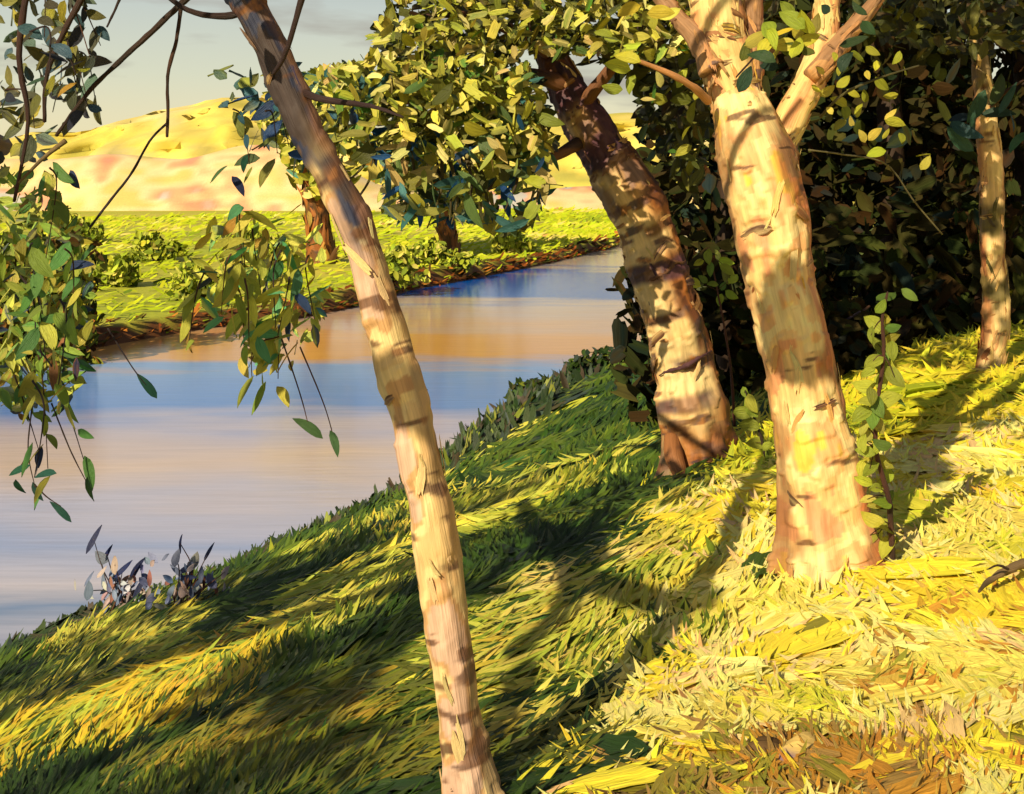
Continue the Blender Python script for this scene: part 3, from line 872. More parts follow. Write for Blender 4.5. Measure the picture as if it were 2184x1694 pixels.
CR_TOP = [(880, -60), (1480, -60), (1500, 110), (1290, 130), (1120, 110), (960, 230), (820, 180), (800, 60)]
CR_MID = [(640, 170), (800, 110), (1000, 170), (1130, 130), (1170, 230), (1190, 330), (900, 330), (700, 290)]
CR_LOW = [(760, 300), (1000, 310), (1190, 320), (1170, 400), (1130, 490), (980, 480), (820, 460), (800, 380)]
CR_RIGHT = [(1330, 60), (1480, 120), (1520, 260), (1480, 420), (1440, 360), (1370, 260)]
foliage(t2, region(CR_TOP, 620, 6.3, 8.2), 0.14, P_C_SHADE, asp=.45)
foliage(t2, region(CR_MID, 200, 6.3, 8.0), 0.13, P_C_SHADE, asp=.45)
foliage(t2, region(CR_RIGHT, 300, 7.0, 8.6), 0.15, P_C_SHADE, asp=.45)
foliage(t2, unseen(blob(Q(1080, -330, 6.9), (2.0, 1.4, 1.0), 800)), 0.2, P_C_SHADE, asp=.5)
foliage(t2, region(CR_TOP, 420, 5.8, 6.6), 0.1, P_C_SHADE, asp=.42, pal2=P_C_LIT)
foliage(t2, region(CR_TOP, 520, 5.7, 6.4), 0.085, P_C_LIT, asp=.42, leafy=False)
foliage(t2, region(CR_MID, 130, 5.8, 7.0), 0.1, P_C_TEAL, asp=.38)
foliage(t2, region(CR_MID, 300, 5.8, 7.0), 0.1, P_C_SHADE, asp=.42, pal2=P_C_LIT)
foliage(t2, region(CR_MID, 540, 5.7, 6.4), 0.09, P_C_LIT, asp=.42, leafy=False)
foliage(t2, region(CR_LOW, 170, 5.8, 6.8), 0.12, P_C_TEAL, asp=.3, down=.6)
cnt = 0
for poly, nn, pal, L, kind in [(CR_TOP, 50, P_C_LIT, .12, 'oval'), (CR_MID, 60, P_C_LIT, .12, 'oval'), (CR_MID, 30, P_C_TEAL, .14, 'oval'), (CR_LOW, 90, P_C_TEAL, .15, 'slim'), (CR_LOW, 45, P_C_LIT, .12, 'dab'), (CR_RIGHT, 20, P_C_LIT, .1, 'oval')]:
    C = region(poly, nn, 5.7, 6.5); cs = pick(pal, nn); ns = face_normal(nn, .5)
    for i in range(nn):
        leaf(t2, C[i], rng.normal(0, 1, 3) + np.array([0, 0, -.6 if kind == 'slim' else 0]), ns[i], L * rng.uniform(.7, 1.5), cs[i], kind, wid=rng.uniform(.8, 1.4))
for i in range(14):
    a = (rng.uniform(780, 1180), rng.uniform(300, 360)); e_ = (a[0] + rng.uniform(-70, 60), a[1] + rng.uniform(90, 170))
    twig(t2, [Q(*a, 6.1), Q((a[0] + e_[0]) / 2 + 15, (a[1] + e_[1]) / 2, 6.0), Q(*e_, 6.0)], .012, .004, PAL((1, 110, 100, 50), (1, 70, 60, 40)))

# ---- big forked tree
b3 = G(1778, 1212)
d3 = b3[1]
t3 = thing('forked_tree', b3, 'stout cream barked tree that forks high, standing on the yellow bank top', 'tree')
P, R = px_path([(1786, 1275, 310), (1780, 1225, 236), (1774, 1175, 204), (1762, 1100, 178), (1748, 1000, 164), (1728, 900, 156), (1710, 800, 148), (1692, 700, 142), (1668, 600, 140),
                (1650, 500, 154), (1634, 420, 162), (1616, 350, 160), (1596, 285, 136), (1578, 230, 116), (1570, 205, 90)], d3, d3 + 0.22)
cb3 = bark_fn((232, 188, 118), (120, 74, 44), (232, 172, 104), 0.74, 15)
P_BARK3 = PAL((1.2, 224, 158, 110), (3, 236, 194, 128), (3.5, 242, 214, 150), (2, 234, 180, 120), (1.5, 240, 196, 84))
_, fr3 = tube_obj('trunk', P, R, full_bark(P_BARK3, P_SCAR, 15, [(-1, .9, .05, .75, 9, PAL((2, 190, 108, 66), (2, 160, 96, 56), (1, 116, 80, 52)), .9), (-1, .95, .05, -9, -1.2, PAL((1, 140, 92, 56), (1, 170, 120, 72)), .8), (-1, .11, .03, .1, 9, PAL((1, 166, 172, 64), (1, 176, 130, 84)), .6)], .74, .11), t3, b3, n=360, seg=72, lump=0.12, fine=.011, flare=.4, seed=2)  # shade on the right side put into bark colour; left edge also browner
P_BARK3 = PAL((1, 222, 160, 104), (5, 236, 198, 128), (3, 238, 212, 142), (2, 228, 172, 104), (1, 236, 190, 80), (1, 222, 160, 104))
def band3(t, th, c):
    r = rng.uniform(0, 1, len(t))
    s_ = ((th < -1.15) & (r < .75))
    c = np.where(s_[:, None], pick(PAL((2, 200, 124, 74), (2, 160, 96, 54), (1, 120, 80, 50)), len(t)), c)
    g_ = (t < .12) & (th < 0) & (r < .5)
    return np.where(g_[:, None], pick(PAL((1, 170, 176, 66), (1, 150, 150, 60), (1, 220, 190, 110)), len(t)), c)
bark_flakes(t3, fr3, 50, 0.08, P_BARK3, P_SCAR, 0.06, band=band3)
limbs3 = [('branch', [(1608, 330, 120), (1592, 275, 118), (1566, 195, 110), (1540, 90, 112), (1528, 0, 108), (1515, -120, 96), (1500, -330, 70)], 380),
          ('branch', [(1636, 420, 110), (1652, 350, 92), (1668, 296, 74), (1692, 240, 66), (1728, 175, 62), (1752, 110, 60), (1762, 40, 54), (1768, -40, 48), (1790, -250, 36)], 220),
          ('branch', [(1735, 165, 50), (1775, 115, 44), (1820, 60, 34), (1870, 0, 26), (1950, -110, 16)], 60),
          ('branch', [(1590, 250, 60), (1600, 170, 46), (1604, 90, 46), (1606, 0, 42), (1620, -140, 30)], 90),
          ('branch', [(1520, 150, 60), (1485, 80, 44), (1440, 30, 36), (1390, -30, 30)], 60)]
for nm, lp, nf in limbs3:
    P, R = px_path(lp, d3 + .2, d3 + .35)
    pal = P_BARK3 if nf > 100 else PAL((2, 160, 120, 84), (2, 200, 150, 96), (1, 110, 84, 76))
    zn = [(-1, 2, .05, .35, 1.1, PAL((2, 120, 84, 84), (1, 92, 66, 72), (1, 170, 110, 70)), .8)] if nf > 300 else [(-1, 2, .05, .9, 9, PAL((2, 170, 104, 70), (1, 120, 80, 60)), .8)]
    _, fr = tube_obj('branch', P, R, full_bark(pal, P_SCAR, 25 + nf, zn, .72, .14), t3, b3, n=170, seg=40, lump=.12, fine=.008)
    bark_flakes(t3, fr, nf // 4, 0.09, pal, P_SCAR, 0.2)
twig(t3, [Q(1510, 215, d3 + .1), Q(1470, 180, d3), Q(1400, 145, d3 - .05), Q(1325, 118, d3 - .1)], .017, .006, PAL((1, 200, 150, 96), (1, 150, 104, 60)), seg=9)
twig(t3, [Q(1725, 320, d3 + .2), Q(1800, 330, d3 + .3), Q(1890, 350, d3 + .4), Q(1950, 430, d3 + .45), Q(2010, 500, d3 + .5)], .004, .003, PAL((1, 110, 100, 66)))
twig(t3, [Q(1750, 250, d3), Q(1800, 200, d3 - .1), Q(1880, 165, d3 - .1), Q(1960, 140, d3 - .1)], .006, .003, PAL((1, 90, 84, 50)))
twig(t3, [Q(1700, 60, d3), Q(1660, 70, d3 - .2), Q(1620, 110, d3 - .25), Q(1570, 165, d3 - .25)], .007, .003)
P_L3 = PAL((4, 196, 196, 62), (3, 222, 208, 90), (2, 156, 164, 52), (1, 226, 190, 60))
P_L3D = PAL((2, 62, 88, 50), (1, 52, 76, 60), (1, 96, 110, 44))
def leaf_list(parent, pts, d, L, pal, kind='oval', jd=.12, wid=1.2, down=.0):
    cs = pick(pal, len(pts)); ns = face_normal(len(pts), .4)
    for i, (a, b) in enumerate(pts):
        leaf(parent, Q(a, b, d + rng.uniform(-jd, jd)), rng.normal(0, 1, 3) + np.array([0, 0, -down]), ns[i], L * rng.uniform(.75, 1.3), cs[i], kind, wid=wid)
leaf_list(t3, [(1640, 60), (1650, 80), (1665, 70), (1672, 95), (1690, 40), (1700, 70), (1715, 50), (1630, 100), (1655, 110), (1740, 50), (1680, 20), (1610, 85), (1700, 100), (1725, 85)], d3 - .25, .085, P_L3)
leaf_list(t3, [(1590, 170), (1625, 120), (1640, 140), (1690, 105), (1720, 110), (1660, 165), (1820, 90), (1850, 60), (1800, 130), (1590, 110), (1830, 20), (1760, 20)], d3 - .3, .08, P_L3D)
leaf_list(t3, [(1325, 100), (1338, 122), (1318, 140), (1345, 180), (1305, 190), (1390, 40), (1410, 25), (1340, 20), (1290, 70), (1270, 100), (1430, 30)], d3 - .1, .085, P_L3)
leaf_list(t3, [(1740, 190), (1765, 195), (1790, 150), (1800, 175), (1830, 120), (1850, 160), (1820, 200), (1790, 215), (1870, 140), (1880, 180), (1900, 205), (1770, 235), (1805, 240), (1815, 260),
               (1790, 265), (1830, 235), (1840, 290), (1865, 285), (1890, 285), (1868, 325), (1925, 295), (1910, 260), (1970, 330), (1975, 348), (1750, 150), (1860, 110), (1930, 150), (1915, 125), (1780, 120), (1845, 205), (1900, 245), (1735, 215)], d3 - .05, .055, P_L3)
C = unseen(np.concatenate([blob(Q(1560, -900, d3 + .6), (1.6, 1.5, 1.0), 700), blob(Q(1900, -800, d3 + 1.4), (1.6, 1.4, .9), 500)]))
foliage(t3, C, .15, P_C_SHADE)
foliage(t3, region([(1480, -60), (1700, -60), (1690, 60), (1500, 80)], 130, 5.2, 6.5), .1, P_C_SHADE)
foliage(t3, region([(1780, -60), (2200, -60), (2200, 110), (1960, 120), (1820, 60)], 420, 6.0, 8.0), .12, P_C_SHADE)

# ---- slim tree at the right
b4 = G(2118, 795)
d4 = b4[1]
t4 = thing('slim_tree', b4, 'slim upright tree at the right edge against the dark wood', 'tree')
P, R = px_path([(2112, 820, 62), (2116, 750, 54), (2124, 690, 54), (2122, 600, 50), (2116, 500, 48), (2114, 400, 46), (2108, 300, 46), (2098, 200, 40), (2090, 120, 36), (2082, 0, 32), (2070, -200, 26)], d4, d4)
P_B4 = PAL((2, 176, 112, 66), (1, 140, 92, 56))
P_SHADE4 = PAL((2, 92, 84, 40), (1, 110, 90, 60))  # shade patches along the slim trunk, put into the bark colour
_, fr4 = tube_obj('trunk', P, R, full_bark(PAL((3, 238, 204, 140), (2, 234, 194, 132)), P_SCAR, 22, [(-1, 2, .1, .9, 9, P_B4, .9), (-1, 2, .1, -9, -.95, P_B4, .85), (.255, .31, .01, -9, 9, P_SHADE4, .9), (.40, .47, .01, -9, 9, P_SHADE4, .9), (.70, 2, .03, -9, 9, P_SHADE4, .8), (-1, .05, .02, -9, 9, P_SHADE4, .9)], .7, .16), t4, b4, n=220, seg=32, lump=.16, fine=.008, flare=.5)
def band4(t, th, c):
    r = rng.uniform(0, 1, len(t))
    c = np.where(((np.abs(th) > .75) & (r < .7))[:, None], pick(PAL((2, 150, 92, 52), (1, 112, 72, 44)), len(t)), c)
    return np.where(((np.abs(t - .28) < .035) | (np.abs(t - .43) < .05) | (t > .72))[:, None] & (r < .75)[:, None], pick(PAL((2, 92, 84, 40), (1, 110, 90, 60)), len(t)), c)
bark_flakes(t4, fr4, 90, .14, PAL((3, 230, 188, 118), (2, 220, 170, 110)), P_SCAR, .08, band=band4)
twig(t4, [Q(2105, 240, d4), Q(2140, 200, d4 - .2), Q(2184, 170, d4 - .3)], .02, .008)
leaf_list(t4, [(2050, 250), (2060, 280), (2075, 260), (2035, 275), (2130, 240), (2150, 210), (2160, 260), (2130, 190), (2170, 300), (2045, 300), (2085, 230)], d4 - .3, .2, PAL((2, 62, 96, 76), (1, 50, 84, 90), (1, 84, 92, 50)), 'slim', down=.6, wid=1.5)
foliage(t4, unseen(blob(Q(2070, -420, d4), (1.7, 1.4, 1.2), 420)), .22, P_C_SHADE)

# ---- dark wood behind
P_WOOD = PAL((4, 50, 44, 20), (3, 42, 52, 20), (2, 62, 42, 20), (1, 28, 44, 42), (1, 70, 74, 28))  # shade of the wood put into very dark leaf colours
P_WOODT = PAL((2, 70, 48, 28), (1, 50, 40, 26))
wood = [(2.55, 13.2, 'dark tree at the left edge of the wood, beside the river'), (4.4, 12.6, 'dark tree of the wood standing straight behind the forked tree'), (6.4, 13.6, 'dark tree of the wood left of the slim trunk'),
        (8.3, 14.2, 'dark tree of the wood behind the slim trunk'), (10.6, 13.0, 'rightmost dark tree of the wood behind the meadow'), (3.6, 17.5, 'deep shaded tree at the back of the wood, toward the water'),
        (5.2, 21.5, 'dark tree closing the back of the wood, left of its middle'), (8.6, 22.0, 'dark tree closing the back of the wood, right of its middle'), (12.2, 22.5, 'dark tree closing the far right back corner of the wood'),
        (6.8, 18.5, 'deep shaded tree at the back of the wood, in its middle'), (11.5, 18.0, 'deep shaded tree at the back right of the wood')]
for i, (x, y, lab) in enumerate(wood):
    b = np.array([x, y, float(gz(x, y))])
    t = thing('dark_tree', b, lab, 'tree', 'dark trees of the wood')
    h = rng.uniform(7.5, 9)
    lean = rng.uniform(-.5, .3)
    p = [b + np.array([0, 0, -.2]), b + np.array([lean * .2, 0, h * .3]), b + np.array([lean * .7, .1, h * .65]), b + np.array([lean, .1, h])]
    cdk = S(58, 40, 26)
    tube_obj('trunk', p, [.17, .14, .1, .04], lambda V, t_: cdk[None] * (.6 + .6 * vnoise(V, .2)[:, None]), t, b, n=26, seg=12)
    for j in range(3):
        q0 = p[1] + (p[2] - p[1]) * rng.uniform(0, 1)
        tube_obj('branch', [q0, q0 + np.array([rng.uniform(-.8, .8), rng.uniform(-.5, .3), .7]), q0 + np.array([rng.uniform(-1.5, 1.5), rng.uniform(-.8, .4), 1.4])], [.06, .045, .02],
                 lambda V, t_: cdk[None] * (.6 + .6 * vnoise(V, .2)[:, None]), t, b, n=14, seg=8)
    C = np.concatenate([blob(b + np.array([lean * .6 + rng.uniform(-.5, .5), rng.uniform(-.3, .3), h * f_]), (1.7, 1.3, 1.2), 640, .3) for f_ in (.30, .56, .85)])
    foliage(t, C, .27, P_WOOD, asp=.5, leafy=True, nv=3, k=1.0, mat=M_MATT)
bush = [(2.0, 11.2, 'low dark bush by the water between the two thick trunks'), (3.3, 10.8, 'dark undergrowth bush just right of the forked trunk'), (4.7, 11.3, 'dark undergrowth bush left of the slim trunk'),
        (5.6, 14.8, 'dark bush deep in the wood, left one of two between the trunks'), (7.6, 15.2, 'dark bush deep in the wood, right one of two between the trunks'), (6.3, 11.8, 'dark undergrowth bush right of the slim trunk'), (2.7, 9.3, 'small dark bush at the foot of the forked tree, behind the saplings')]
for i, (x, y, lab) in enumerate(bush):
    b = np.array([x, y, float(gz(x, y))])
    t = thing('dark_bush', b, lab, 'bush', 'undergrowth below the wood')
    r = (1.0 if y < 13 else 1.6) if y > 10 else .55
    for j in range(4):
        twig(t, [b, b + np.array([rng.uniform(-.3, .3), 0, .5 * r]), b + np.array([rng.uniform(-.8, .8) * r, rng.uniform(-.3, .3), 1.2 * r])], .03, .01)
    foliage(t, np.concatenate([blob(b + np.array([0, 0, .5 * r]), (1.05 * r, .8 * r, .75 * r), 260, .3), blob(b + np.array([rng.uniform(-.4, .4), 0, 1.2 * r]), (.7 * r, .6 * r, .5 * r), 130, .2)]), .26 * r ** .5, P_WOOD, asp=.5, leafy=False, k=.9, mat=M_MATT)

for px, py, r, lab in [(1040, 905, .26, 'low dark green bush on the near water edge, closest to the leaning trunk'), (1165, 850, .34, 'low dark green bush halfway along the near water edge'),
                       (1310, 795, .42, 'low dark green bush on the near water edge beside the scarred tree')]:
    b = G(px, py)
    t = thing('shore_bush', b, lab, 'bush', 'bushes on the near water edge')
    for j in range(3):
        twig(t, [b, b + np.array([rng.uniform(-.3, .3) * r, 0, .5 * r]), b + np.array([rng.uniform(-1, 1) * r, 0, 1.0 * r])], .012, .004)
    foliage(t, blob(b + np.array([0, 0, .3 * r]), (2.1 * r, 1.2 * r, .75 * r), 330, .2), .13 * (b[1] / 15) ** .7, P_SHORE, asp=.42, k=.7, mat=M_MATT)
# ---- trees on the far bank
P_FT = PAL((2, 112, 120, 40), (3, 166, 166, 58), (3, 208, 198, 88), (1, 226, 206, 128), (1, 70, 112, 108), (.7, 160, 100, 44))
for px, py, dpt, w_, crown, lab, nn in [
        (690, 560, None, 52, [((640, 250), 90, 70), ((690, 340), 80, 90), ((720, 200), 90, 60)], 'far bank tree with rust brown trunk, seen behind the leaning trunk', 660),
        (960, 540, None, 34, [((930, 400), 110, 60), ((1020, 350), 110, 70), ((860, 330), 90, 70)], 'bushy far bank tree behind the blue green hanging leaves', 660)]:
    b = G(px, py, fz, 24, 120)
    d = b[1]
    t = thing('far_tree', b, lab, 'tree', 'trees on the far bank')
    P, R = px_path([(px, py + 10, w_ * 1.3), (px - 10, py - 70, w_), (px - 25, py - 190, w_ * .75), (px - 30, py - 330, w_ * .4)], d, d)
    rust = bark_fn((150, 88, 40), (70, 46, 26), (180, 116, 50), .5, 41)
    _, fr = tube_obj('trunk', P, R, rust, t, b, n=30, seg=14, lump=.3)
    bark_flakes(t, fr, 90, 1.2, PAL((2, 160, 96, 40), (1, 110, 74, 36), (1, 190, 140, 60)), P_SCAR, .1)
    C = np.concatenate([blob(Q(c_[0], c_[1], d - .5), (rx / F * d, 2.2, rz / F * d), nn // 3, .2) for c_, rx, rz in crown])
    foliage(t, C, .62, P_FT, asp=.5, k=.7, mat=M_MATT)
b = G(100, 800, fz, 18, 60)
t = thing('bank_bush', b, 'dense olive bush on the far bank at the left edge, behind willow leaves', 'bush')
for j in range(5):
    twig(t, [b, b + np.array([rng.uniform(-.5, .5), 0, 1.2]), b + np.array([rng.uniform(-1.2, 1.2), 0, 2.6])], .08, .03)
d = b[1]
C = np.concatenate([blob(Q(70, 690, d - .4), (1.5, .9, 1.2), 560, .2), blob(Q(100, 570, d), (1.3, .8, 1.1), 420, .2), blob(Q(70, 800, d - .6), (1.6, .7, .65), 380, .2)])
foliage(t, C, .3, PAL((3, 92, 104, 34), (2, 60, 68, 26), (2, 130, 132, 44), (1, 140, 84, 36), (1, 76, 52, 28), (1, 176, 150, 50)), asp=.5, mat=M_MATT)
P_SHRUB = PAL((1, 76, 92, 36), (2, 112, 128, 40), (3, 150, 162, 44), (2, 184, 188, 62), (1, 214, 204, 104))
for px, py, r, lab in [(250, 610, 1.1, 'round lime green shrub on the far bank, first to the right of the willow curtain'), (330, 560, 1.3, 'round lime green shrub set back on the far bank below the bare hanging twig'),
                       (430, 640, 1.2, 'low lime green shrub near the far water edge behind the middle willow strands'), (560, 560, 1.5, 'round pale lime shrub left of the rust brown trunked far tree'),
                       (830, 600, 1.3, 'lime shrub by the water on the far bank just right of the leaning trunk'), (940, 570, 1.2, 'dark bellied lime shrub at the far bend of the river'), (1080, 545, 1.3, 'small lime shrub farthest along the bending far bank'),
                       (170, 520, 1.6, 'pale lime shrub farthest back at the foot of the pale bluff')]:
    b = G(px, py, fz, 18, 140)
    r = r * .72
    t = thing('shrub', b, lab, 'shrub', 'shrubs on the far bank')
    for j in range(4):
        twig(t, [b, b + np.array([rng.uniform(-.3, .3) * r, 0, .4 * r]), b + np.array([rng.uniform(-.8, .8) * r, 0, .9 * r])], .04, .015)
    k_ = b[1] / 38.0
    C = np.concatenate([blob(b + np.array([rng.uniform(-.5, .5) * r, rng.uniform(-.3, .3), r * q]), (r * w_, r * .8, r * .5), 130, .3) for q, w_ in ((.3, 1.3), (.55, 1.0), (.8, .7))])
    foliage(t, C, .3 * k_ ** .7, P_SHRUB, asp=.5, k=.7, mat=M_MATT)

# ---- willow at the left: trunk and crown stand beside and behind the viewer, its twigs hang into view
bw = np.array([-5.9, 1.2, float(gz(-5.9, 1.2))])
tw = thing('willow', bw, 'willow whose slim olive, teal and navy leaves hang in from the upper left', 'tree')
cw = bark_fn((130, 100, 72), (64, 46, 40), (104, 84, 66), .5, 51)
tube_obj('trunk', [bw - np.array([0, 0, .3]), bw + np.array([.1, 0, 1.5]), bw + np.array([.5, .1, 3.2]), bw + np.array([.8, .2, 5.0])], [.36, .28, .22, .12], cw, tw, bw, n=40, seg=18)
def shadow_limb(pa, pb, t, r, pc=None):
    pts = [sunward(G(*pa), t), sunward(G(*pb), t)]
    m_ = (pts[0] + pts[1]) / 2 + rng.normal(0, .05, 3)
    tube_obj('branch', [pts[0], m_, pts[1]], [r, r * .9, r * .7], cw, tw, bw, n=16, seg=10)
W0 = bw + np.array([.6, .1, 3.8])
for q in [(-4.2, .9, 6.2), (-3.5, -.1, 6.0), (-6.6, 2.2, 6.0), (-3.6, 2.0, 5.6), (-4.6, 2.6, 5.2)]:
    q = np.array(q)
    tube_obj('branch', [W0, (W0 + q) / 2 + np.array([0, 0, .35]), q], [.14, .1, .05], cw, tw, bw, n=22, seg=10)
for pa, pb in [((1425, 1300), (1200, 1165)), ((1290, 1215), (1330, 1080)), ((1240, 1230), (1120, 1400)), ((1160, 1180), (1060, 1250)), ((1250, 1180), (1130, 1080)), ((1130, 1440), (1060, 1600))]:
    shadow_limb(pa, pb, 4.6, .062)
# limb that enters at the top, with bare twigs
dw = 3.6
tube_obj('branch', [np.array([-4.6, 2.6, 5.2]), np.array([-3.4, 4.0, 5.6]), np.array([-2.4, 4.3, 5.5]), Q(470, -60, dw)], [.06, .05, .04, .022], cw, tw, bw, n=22, seg=10)
twig(tw, [Q(470, -60, dw), Q(395, 0, dw), Q(330, 62, dw), Q(258, 128, dw), Q(188, 198, dw), Q(120, 290, dw)], .012, .006, seg=9, n=30)
twig(tw, [Q(388, 5, dw), Q(382, 45, dw), Q(375, 90, dw), Q(358, 160, dw), Q(358, 240, dw), Q(356, 292, dw)], .007, .005, n=24)
twig(tw, [Q(357, 262, dw), Q(320, 300, dw), Q(280, 370, dw), Q(235, 428, dw), Q(192, 485, dw)], .004, .0045, n=24)
twig(tw, [Q(262, -20, dw), Q(248, 15, dw), Q(228, 58, dw)], .006, .003)
twig(tw, [Q(190, -30, dw), Q(140, 60, dw), Q(100, 160, dw), Q(95, 260, dw)], .012, .006)
twig(tw, [Q(140, 300, dw), Q(90, 340, dw), Q(30, 400, dw)], .009, .004, PAL((1, 110, 90, 60)))
twig(tw, [Q(60, -40, dw), Q(40, 120, dw), Q(60, 260, dw), Q(30, 430, dw)], .012, .005)
P_WA = PAL((3, 92, 92, 74), (2, 74, 106, 120), (2, 128, 124, 62), (1, 54, 56, 70), (1.5, 180, 166, 60), (1, 110, 134, 116))
P_WB = PAL((4, 138, 168, 66), (3, 174, 172, 72), (1, 52, 64, 104), (.8, 160, 108, 60), (2, 96, 146, 74), (2, 204, 204, 86))
P_WC = PAL((4, 204, 200, 80), (2, 160, 180, 70), (2, 108, 186, 124), (.7, 56, 74, 120), (.8, 190, 148, 66), (3, 226, 222, 96))
P_WD = PAL((3, 56, 96, 112), (2, 130, 138, 62), (1, 42, 72, 120), (2, 96, 116, 74), (1, 170, 168, 70))
def hang(n, xr, yr, ln, m, L, pal, dx=(-40, 60), d=dw, kind='slim', spread=.7, wid=1.1, tw_=.0035):
    for i in range(n):
        a = (rng.uniform(*xr), rng.uniform(*yr)); l_ = rng.uniform(*ln)
        dd = d + rng.uniform(-.35, .35)
        strand(tw, Q(a[0], a[1], dd), Q(a[0] + rng.uniform(*dx), a[1] + l_, dd + rng.uniform(-.1, .1)), m, L, pal, kind, spread, tw=tw_, wid=wid)
hang(9, (-10, 170), (-20, 250), (80, 150), 7, .085, P_WA, (10, 80), spread=1.1, wid=1.9)
hang(7, (0, 140), (330, 640), (150, 230), 8, .1, P_WB, (-10, 60), wid=1.6)
hang(4, (20, 130), (740, 820), (140, 250), 7, .095, P_WB, (0, 100), wid=1.2)
hang(11, (430, 690), (440, 600), (110, 180), 7, .1, P_WC, (-50, 50), wid=1.4)
hang(4, (520, 640), (660, 720), (80, 130), 6, .1, P_WC, (-60, 60), spread=.9, wid=1.2)
hang(4, (480, 600), (140, 240), (80, 150), 7, .09, P_WD, (-20, 50), spread=1.0, wid=1.6)
leaf_list(tw, [(465, 370), (520, 350), (510, 395), (658, 910), (715, 945), (315, 823), (40, 1002), (95, 1010), (40, 1040), (78, 1050), (130, 1090), (190, 1045)], dw, .1, PAL((2, 50, 100, 84), (1, 40, 46, 84), (1, 80, 116, 70)), 'slim', down=.8, wid=1.1)
for pts in [[(600, 720), (640, 840), (656, 900)], [(640, 740), (690, 860), (712, 935)], [(70, 860), (60, 960), (75, 1040)], [(110, 860), (150, 960), (188, 1035)], [(75, 1035), (100, 1060), (130, 1080)], [(60, 960), (50, 985), (40, 1000)], [(230, 700), (280, 780), (312, 822)]]:
    twig(tw, [Q(a, c_, dw) for a, c_ in pts], .003, .0015, seg=5)
foliage(tw, region([(-20, -20), (160, -20), (190, 120), (120, 330), (-20, 360)], 90, 3.7, 4.4), .085, P_WA, asp=.45)
foliage(tw, region([(-20, 360), (110, 380), (200, 560), (190, 760), (120, 900), (-20, 860)], 380, 3.8, 4.6), .085, P_WB, asp=.38, down=.8)
foliage(tw, region([(420, 480), (660, 440), (720, 560), (690, 720), (560, 800), (430, 640)], 150, 3.8, 4.4), .085, P_WC, asp=.36, down=.8)
foliage(tw, region([(450, 150), (620, 140), (640, 330), (500, 300)], 40, 3.8, 4.2), .09, P_WD, asp=.4, down=.5)
C = unseen(np.concatenate([blob((-4.9, .9, 5.8), (1.4, 1.1, .9), 1300, .3), blob((-6.3, 1.4, 5.4), (1.6, 1.2, 1.2), 1100, .3), blob((-5.2, 2.2, 6.2), (1.4, 1.2, .8), 700, .3), blob((-5.0, -.9, 5.9), (1.6, 1.0, .9), 1200, .3)]), .15)
def with_gaps(C, spots):
    """openings in the crown through which the sun reaches the bank"""
    for a, b_, r in spots:
        p = C - (G(a, b_) if np.isscalar(a) else a)[None]
        dist = np.linalg.norm(p - (p @ SUN_TRAVEL)[:, None] * SUN_TRAVEL[None], axis=1)
        C = C[dist > r]
    return C
C = with_gaps(C, [(130, 1560, .75), (60, 1620, .6), (800, 1220, .5), (1030, 1120, .55), (640, 1330, .4), (1235, 1330, .32), (1140, 1440, .28), (1150, 1270, .25), (1120, 1560, .22), (1360, 1190, .4), (420, 1440, .25), (330, 1640, .25), (1440, 1180, .5), (1500, 1080, .5), (1100, 1350, .45), (1200, 1250, .45), (1250, 1450, .4), (1150, 1600, .32), (1330, 1350, .4),
                  (Q(560, 640, 3.7), 0, .55), (Q(560, 520, 3.7), 0, .4), (Q(80, 640, 3.8), 0, .45), (Q(80, 160, 3.8), 0, .35), (Q(100, 900, 3.7), 0, .3)])
foliage(tw, C, .17, P_WB, asp=.4)

foliage(tw, blob(sunward(Q(866, 845, b1[1] + .12), 3.2), (.1, .1, .035), 420, 0), .07, P_WB, asp=.4)
# ---- saplings and small plants
P_SAP = PAL((3, 186, 192, 66), (2, 150, 166, 56), (1, 206, 204, 96), (1, 110, 140, 56))
def sapling(base_px, stem, leaves, L, label, d=None, r=.012, red=True):
    b = G(*base_px) if d is None else Q(base_px[0], base_px[1], d)
    t = thing('sapling', b, label, 'sapling')
    dd = b[1]
    twig(t, [b - np.array([0, 0, .05])] + [Q(a, c_, dd) for a, c_ in stem], r, r * .35, PAL((2, 84, 40, 30), (1, 60, 44, 34)), n=26, name='stem', seg=9)
    cs = pick(P_SAP, len(leaves)); ns = face_normal(len(leaves), .35)
    st = np.array(stem, float)
    for i, (a, c_) in enumerate(leaves):
        p = Q(a, c_, dd + rng.uniform(-.08, .08))
        j = np.argmin(np.abs(st[:, 1] - c_))
        q = Q(st[j, 0], min(st[j, 1], c_ + 25), dd)
        if i % 2 == 0:
            twig(t, [q, (p + q) / 2 + np.array([0, 0, .01]), p], .003, .0015, n=6, seg=5)
        leaf(t, p, (p - q) + rng.normal(0, .03, 3), ns[i], L * rng.uniform(.7, 1.3), cs[i], 'oval', wid=1.3)
    return t
